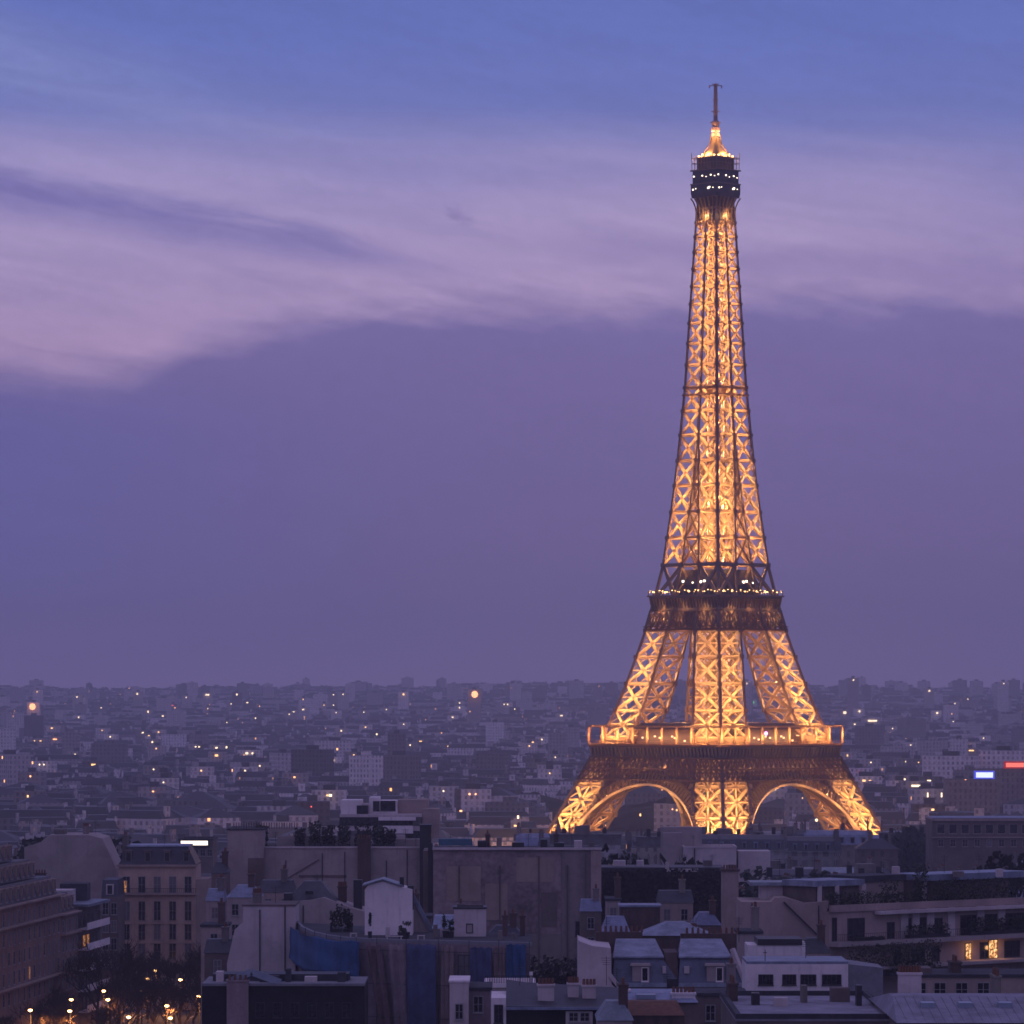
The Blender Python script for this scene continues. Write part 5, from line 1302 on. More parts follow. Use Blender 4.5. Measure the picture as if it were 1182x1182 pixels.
for i, (px, w_, Y, lb) in enumerate(((455, 20, 523.5, 'pale bench before the wide dark tub'), (486, 9, 525, 'slanted pale bench by the lean-to roof'), (408, 8, 530, 'small pale stool at the round end of the terrace'))):
    e = thing('bench', lb, 'bench', (X(px, Y), Y, ZT + .1)); c = X(px, Y); r_ = w_ / PXF * Y / 2
    part('seat', e, PALE, (c - r_, c + r_, Y - .25, Y + .25, ZT + .5, ZT + .6))
    for s_ in (-1, 1): part('leg', e, PALE, (c + s_ * r_ * .8 - .08, c + s_ * r_ * .8 + .08, Y - .22, Y + .22, ZT + .1, ZT + .5))
for i, (px, h_) in enumerate(((385, 2.6), (392, 3.4), (400, 2.9), (404, 2.2))):
    Y = 541; hedge('terrace_bush', ('slim', 'tallest', 'leaning', 'lowest')[i] + ' dark bush in the row at the round terrace end', X(px - 4, Y), X(px + 3, Y), Y, Y + 1, ZT + .1, ZT + h_, 90 + i, 170, .17, LEAF, True, None, 'shrub')

# ---- front roofs along the bottom edge
Y = 455; e, x0, x1, zt = bld('pale_stair_house', 'pale rendered stair house at the bottom edge under the scaffold', 'house', 519, 541, Y, 8, 1134, PALE); part('coping', e, WHITE, (x0 - .1, x1 + .1, Y - .1, Y + 8, zt + .003, zt + .2)); window(e, (X(530, Y), Y, Z(1176, Y)), .7, 1.5, 0)
e, x0, x1, zt = bld('dim_house', 'dim pink house squeezed right of the pale stair house', 'house', 541.5, 566, 457, 9, 1143, ROSE); part('roof', e, FLAT, (x0, x1 + .2, 456.8, 466, zt + .003, zt + .3)); window(e, (X(552, 457), 457, Z(1168, 457)), .9, 1.6, 0)
Y = 440; e, x0, x1, zt = bld('slate_roof_house', 'white gable-ended house with dark slate roof at the bottom edge', 'house', 567, 584, Y, 10, 1152, WHITE)
window(e, (X(575.5, Y), Y, Z(1180, Y)), .75, 1.7, 0, frame=DKFRAME)
xr = X(720, Y)
mb = MB(); mb.hexa([(x1 + .02, Y - .6, Z(1163, Y)), (xr, Y - .6, Z(1165, Y)), (xr, Y + 10, Z(1148, Y)), (x1 + .02, Y + 10, Z(1140, Y)), (x1 + .02, Y - .6, Z(1161, Y)), (xr, Y - .6, Z(1163, Y)), (xr, Y + 10, Z(1158, Y)), (x1 + .02, Y + 10, Z(1138, Y))]); mb.build('roof', SLATE, e)
part('long_wall', e, TAR, (x1 + .03, xr, Y, Y + 9, 22, Z(1168, Y))); part('gutter', e, ZINC, (x1, xr, Y - .85, Y - .62, Z(1165, Y), Z(1162, Y)))
stack('chimney', X(621, Y), X(640, Y), Y + 3, Y + 4.6, Z(1160, Y), Z(1141, Y), e, PALE, 5, 'x'); stack('chimney', X(656, Y), X(669, Y), Y + 5, Y + 6.4, Z(1160, Y), Z(1141, Y), e, PALE, 4, 'x'); stack('chimney', X(673, Y), X(689, Y), Y + 4.5, Y + 6, Z(1160, Y), Z(1143, Y), e, PALE, 4, 'x')
part('front_bay', e, PALE, (X(653, Y), X(684, Y), Y - .5, Y - .01, 22, Z(1167, Y)))
for px in (662, 675): window(e, (X(px, Y), Y - .5, Z(1178, Y)), .8, .8, 0)
# terrace strip with parapet
Y = 497; e, x0, x1, zt = bld('terrace_house', 'low house with railed roof terrace between scaffold and twin mansard', 'house', 560, 617, Y, 9, 1140, PLASTER); coping(e, x0, x1, Y, Y + 9, zt, WHITE, h=.5)
mb = MB()
for i in range(22): x = x0 + (x1 - x0) * i / 21; mb.box(x - .03, x + .03, Y + .02, Y + .08, zt + .5, zt + 1.3)
mb.box(x0, x1, Y + .01, Y + .09, zt + 1.3, zt + 1.38); mb.build('railing', METAL, e); part('post', e, WHITE, (X(611, Y), X(615, Y), Y + .1, Y + .5, zt + .5, Z(1122, Y)))
hedge('ivy_bush', 'spreading dark ivy bush under the buff plaster patch', X(612, 600), X(668, 600), 598, 606, 36, Z(1111, 600), 55, 900, .4, IVY, False, None, 'bush')

# ---- twin mansard house
Y = 500; x0, x1 = X(668, Y), X(862, Y); ze = Z(1139, Y)
e = thing('twin_mansard_house', 'pale house with two blue-grey zinc mansards, each with one white dormer', 'house', ((x0 + x1) / 2, Y + 6, 23))
MB().box(X(706, Y), x1, Y, Y + 12, 18, ze).build('wall', mat('rosy_render', (.45, .38, .39), .9, .15, .4, streak=True), e)
MB().slab([(x0, 18), (X(714, Y), 18), (X(714, Y), Z(1143, Y)), (X(706, Y), Z(1136, Y)), (X(705, Y), Z(1094, Y)), (X(684, Y), Z(1092, Y)), (x0, Z(1086, Y))], Y - .4, Y + 12).build('gable_wall', PALE, e)
part('gutter', e, ZINC, (X(714, Y), x1, Y - .55, Y - .02, ze, ze + .45))
zr = Z(1107, Y); zf = Z(1094, Y)
for k_, (pa, pb) in enumerate(((707, 768), (783, 846))):
    a_, b_ = X(pa, Y), X(pb, Y); am = X(pa + 3, Y); bm = X(pb - 3, Y)
    mb = MB(); mb.hexa([(a_, Y, ze + .46), (b_ + 1.6, Y, ze + .46), (b_ + 1.6, Y + 11, ze + .46), (a_, Y + 11, ze + .46), (am, Y + 1.8, zr), (bm, Y + 1.8, zr), (bm, Y + 10, zr), (am, Y + 10, zr)]); mb.build('mansard_slope', mat('blue_slate', (.12, .14, .20), .5, .25, .8, rnd=0), e)
    mb = MB(); mb.hexa([(am - .2, Y + 1.5, zr + .01), (bm + .2, Y + 1.5, zr + .01), (bm, Y + 10.4, zr + .01), (am, Y + 10.4, zr + .01), (am - .2, Y + 1.5, zr + .2), (bm + .2, Y + 1.5, zr + .2), (bm - .6, Y + 9, zf + .55), (am + .3, Y + 9, zf + .55)]); mb.build('zinc_top', mat('pale_zinc', (.31, .345, .44), .6, .4, .5, metal=.1, streak=True), e)
    c_ = X((740, 826)[k_], Y)
    mb = MB(); mb.box(c_ - 1.0, c_ + 1.0, Y + .1, Y + 2.4, ze + .5, ze + 2.4); mb.frust(c_ - 1.25, c_ + 1.15, Y - .1, Y + 2.6, ze + 2.4, ze + 2.65, .1, .1); d_ = mb.build('dormer', PLASTER, e)
    window(e, (c_ + .45, Y + .085, ze + .7), .62, 1.45, 0, frame=WHITE, mull=0, bars=0)
    part('rooflight', e, PALE, (X((765, 790)[k_], Y), X((769, 796)[k_], Y), Y + .5, Y + 1.1, ze + 1.5, ze + 2.3))
mb = MB(); mb.hexa([(X(768, Y), Y + .6, ze + .46), (X(783, Y), Y + .6, ze + .46), (X(783, Y), Y + 11, ze + .46), (X(768, Y), Y + 11, ze + .46), (X(768, Y), Y + 2.5, zr + .6), (X(783, Y), Y + 2.5, zr + .6), (X(783, Y), Y + 10, zr + .6), (X(768, Y), Y + 10, zr + .6)]); mb.build('valley_wall', BRICKS, e)
mb = MB(); mb.bar((X(846, Y), Y + 1.4, Z(1096, Y)), (X(862, Y), Y - .2, Z(1138, Y)), .5, .45); mb.bar((X(704, Y), Y - .3, Z(1125, Y)), (X(716, Y), Y - .45, Z(1141, Y)), .5, .4); mb.build('verge', PALE, e)
part('chimney', e, BRICKS, (X(690, Y), X(745, Y), Y + 11, Y + 12.2, zr, Z(1082, Y)), (X(790, Y), X(856, Y), Y + 11, Y + 12.2, zr, Z(1084, Y)))
part('gutter_box', e, METAL, (X(770, Y), X(783, Y), Y - .6, Y, ze - .2, ze + .9))

# in front of the twin mansards
Y = 452; e, x0, x1, zt = bld('low_zinc_house', 'low zinc-roofed house with pale chimneys in front of the twin mansards', 'house', 690, 806, Y, 12, 1157, SOOT)
mb = MB(); mb.frust(x0, x1, Y - .3, Y + 12, zt, Z(1148, Y), 1.2, 3); mb.build('roof', ZINC, e)
stack('chimney', X(776, Y), X(803, Y), Y + 1, Y + 2.4, zt - 1, Z(1149, Y), e, WHITE, 6, 'x'); stack('chimney', X(722, Y), X(728, Y), Y + 3, Y + 5, zt, Z(1147, Y), e, WHITE, 2); part('skylight', e, mat('pale_glazing', (.35, .42, .52), .3, .1, 1), (X(735, Y), X(757, Y), Y + .6, Y + 2.4, zt + .3, zt + .75))
for px in (700, 718, 745, 765): window(e, (X(px, Y), Y, zt - 2.4), .9, 1.5, 0)
Y = 430; e, x0, x1, zt = bld('tiled_shed', 'low brick shed with red-brown roof at the bottom edge', 'shed', 716, 790, Y, 8, 1172, BRICKS); mb = MB(); mb.frust(x0, x1, Y - .2, Y + 8, zt, zt + 1.2, .6, 3); mb.build('roof', POT, e)

# ---- ivy wall, sheds and tall stack in the middle ground
Y = 705; xa, xb = X(694, Y), X(836, Y); zt = Z(1005, Y)
e = thing('ivy_house', 'broad dark house side overgrown with brown ivy beneath the tower', 'house', ((xa + xb) / 2, Y + 5, 19))
MB().box(xa, xb, Y, Y + 12, 15, zt).build('wall', TAR, e)
lv = MB(); q = random.Random(8)
for i in range(5200):
    x = q.uniform(xa, xb); z = q.uniform(30, zt + .3); r_ = q.uniform(.12, .32); yy = Y - q.uniform(.05, .5); n_ = Vector((q.uniform(-.6, .6), -1, q.uniform(-.3, .8))).normalized(); u = n_.orthogonal().normalized() * r_; v = n_.cross(u)
    c = Vector((x, yy, z)); lv.quad(c - u, c - v, c + u, c + v)
lv.build('ivy', IVY, e)
part('roof_edge', e, SLATE, (xa, xb, Y + .6, Y + 12, zt + .003, zt + .5)); part('skylight_curb', e, PALE, (X(769, Y), X(806, Y), Y - .1, Y + .5, zt - .2, zt + .3), (X(768, Y), X(772, Y), Y - .2, Y + .5, zt + .3, zt + 1.4))
Y = 640; e, x0, x1, zt = bld('tall_stack', 'tall square beige chimney stack beside the ivy-clad house', 'chimney', 833.5, 852.5, Y, 3, 1006, BEIGE, wname='shaft'); part('cap', e, BRICKS, (x0 - .2, x1 + .2, Y - .2, Y + 3.2, zt + .003, zt + .35)); 
for i in range(5): MB().lathe(x0 + .35 + i * .42, Y + 1.2, [(.15, zt + .35), (.12, zt + .95)], 7).build('chimney_pot', POT, e)
Y = 590; e, x0, x1, zt = bld('dark_lift_house', 'dark cubic lift house with pale lead top before the ivy wall', 'hut', 716, 762, Y, 6, 1047, BRICKS, base=40); part('roof', e, ZINC, (x0 - .2, x1 + .2, Y - .2, Y + 6.2, zt + .003, zt + .25))
e, x0, x1, zt = bld('zinc_shed', 'blue-grey zinc lean-to roof left of the dark lift house', 'shed', 694, 728, 585, 8, 1077, SOOT); mb = MB(); mb.frust(x0, x1, 584.8, 593, zt, Z(1059, 585), .8, 3); mb.build('roof', ZINC, e)
e, x0, x1, zt = bld('zinc_pavilion', 'wide low hipped zinc roof before the ivy wall', 'house', 740, 822, 570, 10, 1080, BRICKS); mb = MB(); mb.frust(x0, x1, 569.7, 580, zt, Z(1066, 570), 3.4, 4); mb.build('roof', MATS['pale_zinc'], e); part('chimney', e, POT, (X(800, 570), X(806, 570), 574, 576, zt, Z(1068, 570)))

# ---- right: long terraced apartment house
d = Vector((.773, .634, 0)); nb = Vector((-.634, .773, 0)); A = Vector((X(957, 600), 600, 0)); Bq = A + d * 46
def rx(px):   # point on the long front at a given bearing
    k_ = (px - 591) / PXF; s_ = (k_ * A.y - A.x) / (d.x - k_ * d.y); return A + d * s_
zA = lambda py: Z(py, 604)
e = thing('terrace_apartments', 'long beige apartment house with planted terraces, balcony band and two glowing windows', 'apartment block', (75, 625, 22))
zb = zA(1051)
def pr(pts, z0, z1): return MB().prism([(p.x, p.y) for p in pts], z0, z1)
pr([A, Bq, Bq + nb * 15, A + nb * 15], 18, zb).build('wall', BEIGE, e)
L0 = Vector((X(854, 604), 604, 0))
MB().slab([(L0.x, 20), (A.x - .02, 20), (A.x - .02, Z(1040, 601)), (X(930, 601), Z(1043, 601)), (X(906, 601), Z(1036, 601)), (X(895, 601), Z(1036, 601)), (X(890, 601), Z(1041, 601)), (L0.x, Z(1041, 601))], 601, 614).build('party_wall', BEIGE, e)
mb = MB(); mb.bar((X(905, 600), 600.9, Z(1041, 601)), (X(955, 600), 600.9, Z(1090, 601)), .55, .2); mb.build('flue', METAL, e)
pr([A - nb * .3, Bq - nb * .3, Bq, A], zb - .05, zb + .9).build('parapet', BEIGE, e)
s0 = rx(1008); pr([s0 - nb * 1.5, Bq - nb * 1.5, Bq - nb * .31, s0 - nb * .31], zA(1055) - .1, zA(1055) + .35).build('awning_box', PALE, e)
z2 = zA(1089); pr([A - nb * 1.9, Bq - nb * 1.9, Bq, A], z2 - .2, z2 + .45).build('balcony', PLASTER, e)
mb = MB()
for i in range(110): p = A - nb * 1.8 + d * (i * .415); mb.box(p.x - .02, p.x + .02, p.y - .02, p.y + .02, z2 + .45, z2 + 1.5)
mb.bar((A - nb * 1.8) + Vector((0, 0, z2 + 1.5)), (Bq - nb * 1.8) + Vector((0, 0, z2 + 1.5)), .06); mb.build('railing', METAL, e)
rz = math.atan2(d.y, d.x)
for px, wd, h in ((963, .75, 3.2), (988, 3.1, 3.0), (1028, 1.3, 2.2), (1048, 2.2, 2.7), (1064, 1.7, 2.7), (1083, 1.4, 2.5), (1118, 3.2, 2.7), (1142, 3.4, 2.7), (1166, 3.6, 2.7), (1178, 2, 2.7)):
    p = rx(px); window(e, (p.x - nb.x * .02, p.y - nb.y * .02, z2 + .5), wd, h, rz, frame=DKFRAME, mull=2 if wd > 2 else 1, bars=0)
for px in (1043, 1056, 1073, 1097, 1131, 1155): p = rx(px); pr([p - d * .7 - nb * .25, p + d * .7 - nb * .25, p + d * .7, p - d * .7], z2 + .45, zb - .06).build('pier', PALE, e)
for px, wd, mm, h in ((962, .5, LITP, 1.1), (1035, 1.2, GLASS, 2.1), (1060, 2.4, GLASS, 2.1), (1080, 1.3, GLASS, 2.1), (1117.5, 1.1, LIT, 2.2), (1136, 1.6, GLASS, 2.2), (1146, 1.7, LIT, 2.5), (1168, 3.0, GLASS, 2.2)):
    p = rx(px); window(e, (p.x - nb.x * .02, p.y - nb.y * .02, z2 - 3.0), wd, h, rz, frame=DKFRAME, pane=mm)
for px, w_ in ((1117.5, 1500), (1146, 2500)):
    p = rx(px) - nb * 1.2; lamp('room_light', Vector((p.x, p.y, z2 - 1.6)) - OFF[e.name], w_ * .03, (1, .5, .2), .3, e)
pr([A - nb * 3.5, Bq - nb * 3.5, Bq, A], z2 - 3.5, z2 - 3.1).build('lower_terrace', PLASTER, e)
# set-back penthouse with its overhanging roofs
def ph(p0, p1, y0, y1, back, name, m): a_, b_ = rx(p0) + nb * back, rx(p1) + nb * back; return pr([a_, b_, b_ + nb * 7, a_ + nb * 7], y1, y0).build(name, m, e)
ph(960, 1010, zA(1023), zb + .003, 3.2, 'penthouse', SOOT); ph(1013, 1066, zA(1020), zb + .003, 4.0, 'penthouse', BEIGE); ph(1082, 1182, zA(1021), zb + .003, 3.2, 'penthouse', SOOT); part('penthouse', e, PALE, (X(878, 608), X(957, 608), 608, 613.5, Z(1042, 608), Z(1022.5, 608)))
ph(956, 1012, zA(1016), zA(1022.9), 2.4, 'penthouse_roof', MATS['pale_zinc']); ph(1012, 1067, zA(1013), zA(1019.9), 3.6, 'penthouse_roof', FLAT); ph(1080, 1200, zA(1013.5), zA(1020.9), 2.2, 'penthouse_roof', ZINC); part('penthouse_roof', e, ZINC, (X(866, 607), X(960, 607), 607, 614.5, Z(1022.3, 607), Z(1018.5, 607)))
for px in (961, 981, 1012, 1082): p = rx(px) + nb * 2.6; MB().box(p.x - .3, p.x + .3, p.y - .3, p.y + .3, zb + .01, zA(1022)).build('post', PALE, e)
def ter_hedge(p0, p1, y0, y1, nbk, seed, label, name='hedge', n=700, m=None):
    a_, b_ = rx(p0) + nb * nbk, rx(p1) + nb * nbk; c = (a_ + b_) / 2; L = (b_ - a_).length
    h = thing(name, label, 'hedge', (c.x, c.y, y1), None, rz)
    MB().box(-L / 2, L / 2, -.35, .35, 0, .45).build('planter', METAL, h, True)
    leaves(0, 0, .4 + (y0 - y1 - .4) / 2, L / 2, .5, (y0 - y1 - .4) / 2, n, .2, seed, flat=True).build('foliage', m or LEAF, h, True)
zt0 = zb + .9
ter_hedge(960, 1010, zA(1030), zb + .02, 1.0, 11, 'dark clipped hedge at the left end of the upper terrace', n=800)
ter_hedge(1012, 1072, zA(1033), zb + .02, 1.2, 12, 'low ragged hedge in the middle of the upper terrace', n=700)
ter_hedge(1084, 1172, zA(1022), zb + .02, 1.0, 13, 'longest dark hedge on the right of the upper terrace', n=1500)
ter_hedge(1026, 1046, zA(1020), zb + .02, 1.6, 14, 'rounded dark bush in the middle of the upper terrace', 'bush', 400)
ter_hedge(1064, 1080, zA(1003), zb + .02, 1.6, 15, 'tall dark cypress between the penthouses', 'cypress', 600)
ter_hedge(1040, 1088, zA(1070), z2 + .5, -1.2, 16, 'leafy plants along the middle of the balcony band', n=500)
ter_hedge(1112, 1180, zA(1066), z2 + .5, -1.2, 17, 'dense plants at the right of the balcony band', n=1000)
ter_hedge(975, 1012, zA(1083), z2 + .5, -1.3, 18, 'sparse low plants at the left of the balcony band', n=250)
ter_hedge(962, 1060, zA(1092), z2 - 4.4, -3.0, 19, 'broad dark hedge under the balcony band', n=1600)
ter_hedge(1003, 1060, zA(1089), z2 - 4.4, -4.2, 20, 'swelling dark hedge nearest the white studio', n=900)
# white low houses below it
Y = 530; e, x0, x1, zt = bld('white_studio', 'small white studio block with dark roof edge beside the tall party wall', 'house', 863, 925, Y, 7, 1091, WHITE); part('roof', e, METAL, (x0 + 1.2, x1 + .1, Y - .15, Y + 7, zt + .003, zt + .75)); part('side_wall', e, WHITE, (x1 + .01, x1 + .5, Y - .1, Y + 6, 24, zt + .3)); part('lower_step', e, FLAT, (x0 - .3, x1, Y - 2, Y - .01, 24, Z(1110, Y)))
Y = 484; e, x0, x1, zt = bld('white_workshop', 'low white workshop with four barred windows', 'workshop', 862, 979, Y, 10, 1113, WHITE); part('roof', e, ZINC, (x0, x1, Y + .1, Y + 10, zt + .003, zt + .3)); mb = MB(); mb.hexa([(x1, Y + .2, 24), (X(1022, Y), Y + 3, 24), (X(1022, Y), Y + 10, 24), (x1, Y + 10, 24), (x1, Y + .2, zt), (X(1022, Y), Y + 3, zt - .6), (X(1022, Y), Y + 10, zt - .6), (x1, Y + 10, zt)]); mb.build('side_range', MATS['lead_coping'], e)
for px, wd in ((884, 1.5), (911, 1.4), (933, 1.6), (960, 2.0)): window(e, (X(px, Y), Y, Z(1136, Y)), wd, 1.0, 0, frame=DKFRAME, mull=3, bars=0)
part('aerial', e, METAL, (X(883.4, Y), X(884.2, Y), Y + 1, Y + 1.08, zt, zt + 1.6), (X(881.5, Y), X(886, Y), Y + 1.01, Y + 1.07, zt + 1.2, zt + 1.27))
# roofs in the lower right corner
Y = 408; z0 = Z(1160, Y); x0, x1 = X(838, Y), X(1010, Y)
e = thing('grey_roof_house', 'flat grey membrane roof with vents at the bottom edge right of the twin mansards', 'house', ((x0 + x1) / 2, Y, 25))
MB().box(x0, x1, Y - 20, Y + 10, 22, z0).build('wall', SOOT, e)
part('roof', e, mat('grey_membrane', (.36, .34, .40), .85, .3, .3, bump=.2), (x0 - .1, x1 + .1, Y - 20.1, Y + 10.1, z0 + .003, z0 + .2)); coping(e, x0, x1, Y - 20, Y + 10, z0 + .2, FLAT, h=.45)
for px, w_, h_, dy, m in ((866, 9, 1.1, 3, METAL), (890, 16, .8, 1, PALE), (925, 7, 1.6, 6, STACK), (960, 22, 1.3, 7, SOOT), (985, 6, 1.9, 2, METAL)): part('roof_vent', e, m, (X(px, Y), X(px + w_, Y), Y + dy - 6, Y + dy - 4.2, z0 + .2, z0 + .2 + h_))
stack('chimney', X(842, Y), X(853, Y), Y + 2, Y + 6, z0 + .2, Z(1139, Y), e, BRICKS, 6)
Y = 400; z0 = Z(1156, Y); x0, x1 = X(1013, Y), X(1230, Y)
e = thing('pale_roof_house', 'wide pale lead roof with skylights filling the lower right corner', 'house', ((x0 + x1) / 2, Y, 25))
MB().box(x0, x1, Y - 22, Y + 8, 22, z0 - .3).build('wall', SOOT, e)
mb = MB(); mb.frust(x0 - .2, x1, Y - 22.2, Y + 8.2, z0 - .297, z0 + 1.1, .8, 13); mb.build('roof', mat('pale_lead', (.33, .315, .38), .8, .28, .3, streak=True, bump=.2), e)
mb = MB()
for i in range(19): x = x0 + .8 + i * (x1 - x0 - 1.6) / 19; mb.bar((x, Y - 21.8, z0 - .26), (x, Y - 9.3, z0 + 1.13), .07)
mb.build('standing_seam', MATS['pale_lead'], e)
for px in (1046, 1088, 1132): part('skylight', e, MATS['pale_glazing'], (X(px, Y), X(px + 15, Y), Y - 15, Y - 13.2, z0 + .4, z0 + .95))
stack('chimney', X(1040, Y), X(1066, Y), Y + 2, Y + 3.4, z0 + .3, Z(1127, Y), e, PALE, 8, 'x'); stack('chimney', X(1150, Y), X(1157, Y), Y + 1, Y + 5, z0 + .3, Z(1130, Y), e, STACK, 5)
Y = 440; e, x0, x1, zt = bld('beige_back_house', 'dim beige house with felt roof behind the lower right lead roof', 'house', 1048, 1200, Y, 9, 1128, BEIGE); part('roof', e, FLAT, (x0 - .2, x1, Y - .2, Y + 9, zt + .003, zt + .3))
stack('chimney', X(1100, Y), X(1112, Y), Y + 2, Y + 5, zt + .3, Z(1114, Y), e, BRICKS, 5); part('roof_hut', e, SOOT, (X(1060, Y), X(1078, Y), Y + 2, Y + 6, zt + .3, Z(1119, Y)))
for px in (1062, 1085, 1110, 1135): window(e, (X(px, Y), Y, zt - 1.9), 1.1, 1.3, 0)

# ---- pale modern cluster behind, beyond the brick wall
Y = 905; e, x0, x1, zt = bld('stepped_block', 'pale stepped modern block with white bands standing above the rooftops', 'apartment block', 392, 487, Y, 18, 940, PALE)
for (pa, pb, y0, y1, m, dy) in ((393, 417, 924, 940, WHITE, 2), (417.3, 425, 929, 940, PALE, 3), (425.3, 437, 921, 940, WHITE, 4), (437.3, 458, 925, 940, WHITE, 5), (458.3, 494, 924, 940, BEIGE, 6), (437, 480, 943, 947, WHITE, -1.5), (441, 477, 953, 962, WHITE, -1.2), (487.3, 507, 934, 968, BEIGE, 2)):
    part('setback_storey', e, m, (X(pa, Y), X(pb, Y), Y + dy, Y + dy + (10 if dy > 0 else 1.1), Z(y1, Y) + .02, Z(y0, Y)))
for px, y1, wd in ((447, 936, 3), (418, 941, 2.2), (434, 936, 1.2)): window(e, (X(px, Y), Y + 1.9 if px != 447 else Y + 4.98, Z(y1, Y)), wd, 1.9, 0, frame=DKFRAME)
row(e, (x0, Y), (x1, Y), Z(952, Y), 9, 1.8, 1.5, frame=DKFRAME); row(e, (x0, Y), (x1, Y), Z(968, Y), 9, 1.8, 1.5, frame=DKFRAME)
Y = 1005; e, x0, x1, zt = bld('white_block', 'white flat-topped block standing just before the front tower leg', 'apartment block', 789, 850, Y, 14, 979, PALE); coping(e, x0, x1, Y, Y + 14, zt, PALE)
part('pipe', e, METAL, (X(801, Y), X(802.4, Y), Y - .3, Y - .02, 20, zt)); part('wing', e, PALE, (X(853, Y), X(890, Y), Y + 3, Y + 12, 10, Z(983, Y))); part('penthouse', e, PLASTER, (X(765, Y), X(812, Y), Y + 8, Y + 14, 10, Z(956, Y)), (X(766, Y), X(788.5, Y), Y + 4, Y + 7.9, 10, Z(962, Y)))
row(e, (X(790, Y), Y), (X(852, Y), Y), zt - 5.5, 4, 1.3, 1.6, frame=DKFRAME)
# long building with square openings at the right
Y = 1250; e, x0, x1, zt = bld('colonnade_block', 'long pale building with a row of square dark openings at the right edge', 'public building', 1076, 1205, Y, 20, 946, SOOT)
part('roof', e, ZINC, (x0, x1, Y + .3, Y + 20, zt + .003, zt + .5)); part('cornice', e, STONE, (x0 - .2, x1, Y - .6, Y, zt - .4, zt + .3)); part('ledge', e, STONE, (x0, x1, Y - .5, Y, Z(966, Y) - .3, Z(966, Y)))
row(e, (X(1079, Y), Y), (X(1191, Y), Y), Z(962, Y), 8, 2.1, 2.6, frame=BEIGE, mull=0, bars=0); row(e, (X(1079, Y), Y), (X(1191, Y), Y), Z(977, Y), 8, 1.4, 2.0, frame=BEIGE)
# illuminated roof signs to the right
for px0, px1, y0, y1, Y, m, lb in ((1126.5, 1146, 891.5, 897.5, 2150, emit('sign_blue_white', (.72, .78, 1), 1.5), 'white sign with blue halo on a rooftop right of the tower'), (1161, 1186, 880.5, 885.5, 2250, emit('sign_red', (1, .20, .15), 1.3), 'glowing red rooftop sign at the right edge')):
    s = thing('roof_sign', lb, 'sign', (X((px0 + px1) / 2, Y), Y, Z(y1 + 1, Y)))
    part('light_panel', s, m, (X(px0, Y), X(px1, Y), Y - .9, Y - .5, Z(y1, Y), Z(y0, Y)))
    part('surround', s, emit('sign_blue_rim', (.1, .12, 1), .8) if px0 < 1150 else emit('sign_red_rim', (1, .05, .05), .35), (X(px0 - 2.5, Y), X(px1 + 2, Y), Y - .45, Y - .1, Z(y1 + 1.6, Y), Z(y0 - 1.8, Y)))
    bl, a_, b_, zt = bld('sign_block', 'flat office block carrying the ' + ('white and blue' if px0 < 1150 else 'red') + ' rooftop sign', 'office block', px0 - 34, px1 + 8, Y, 16, y1 + 2.2, MSTONE); part('roof', bl, GRAVEL, (a_, b_, Y, Y + 16, zt + .002, zt + .15))
# dark trees among the roofs and round the foot of the tower
def leafy(seed, name='leafy_tree'):
    e = thing(name, 'x', 'tree', (0, 0, 0)); q = random.Random(seed)
    mb = MB(); mb.tri((0, 0, -1), (0, 0, 7), .35, .2, k=7)
    for i in range(6): an = i * 1.05; mb.tri((0, 0, 4 + i * .4), (2.6 * math.cos(an), 2.6 * math.sin(an), 8 + i * .5), .14, .05, k=4)
    mb.build('trunk', BARK, e, True); leaves(0, 0, 8.2, 4.6, 4.6, 4.6, 1500, .42, seed, .2).build('crown', LEAF, e, True); return e
LT = [leafy(i) for i in (1, 2, 3)]; q = random.Random(12); used = set()
def put_tree(x, y, s_, label, group=None, z=None):
    i = q.randrange(3); o = LT[i] if i not in used else copy_tree(LT[i]); used.add(i)
    o.location = (x, y, ground_z(x, y) if z is None else z); o.scale = (s_, s_, s_ * q.uniform(.9, 1.15)); o.rotation_euler = (0, 0, q.uniform(0, 6)); o['label'] = label
    if group: o['group'] = group
for i, (px, Y, top_) in enumerate(((704, 790, 966), (726, 800, 974), (742, 800, 968), (757, 805, 971), (775, 930, 968), (822, 800, 999), (838, 790, 995))):
    zt = Z(top_, Y); g = ground_z(X(px, Y), Y); put_tree(X(px, Y), Y, (zt - g) / 12.8 * .9, 'dark leafy tree ' + ('standing against the brick block', 'second from the brick block', 'third from the brick block', 'fourth from the brick block', 'left of the white flat-topped block', 'left of the tall beige stack', 'behind the tall beige stack')[i])
for i in range(70):
    an = q.uniform(0, 6.28); r_ = q.uniform(70, 165); x, y = TX + r_ * math.cos(an), TY + r_ * .8 * math.sin(an)
    if abs(abs(x - TX) - 0) < 24 and abs(abs(y - TY) - 82) < 24: continue
    if abs(abs(y - TY)) < 24 and abs(abs(x - TX) - 82) < 24: continue
    put_tree(x, y, q.uniform(.7, 1.15), 'dark park tree in the grounds round the foot of the lit tower', 'park trees round the tower')
for i, (px, Y, top_) in enumerate(((1045, 820, 978), (1160, 850, 985), (905, 900, 985), (60, 1000, 950), (72, 1010, 946), (98, 1020, 951), (150, 1000, 956), (640, 1380, 962), (1060, 1300, 952))):
    zt = Z(top_, Y); g = ground_z(X(px, Y), Y); put_tree(X(px, Y), Y, (zt - g) / 12.8 * .9, ('dark tree behind the cypress terrace', 'dark tree at the right edge above the long hedge', 'dark tree above the tall beige stack', 'left tree of three behind the grey party wall', 'middle tree of three behind the grey party wall', 'right tree of three behind the grey party wall', 'dark tree behind the five-bay corner house', 'dark tree left of the tower foot', 'dark tree before the colonnade building')[i])

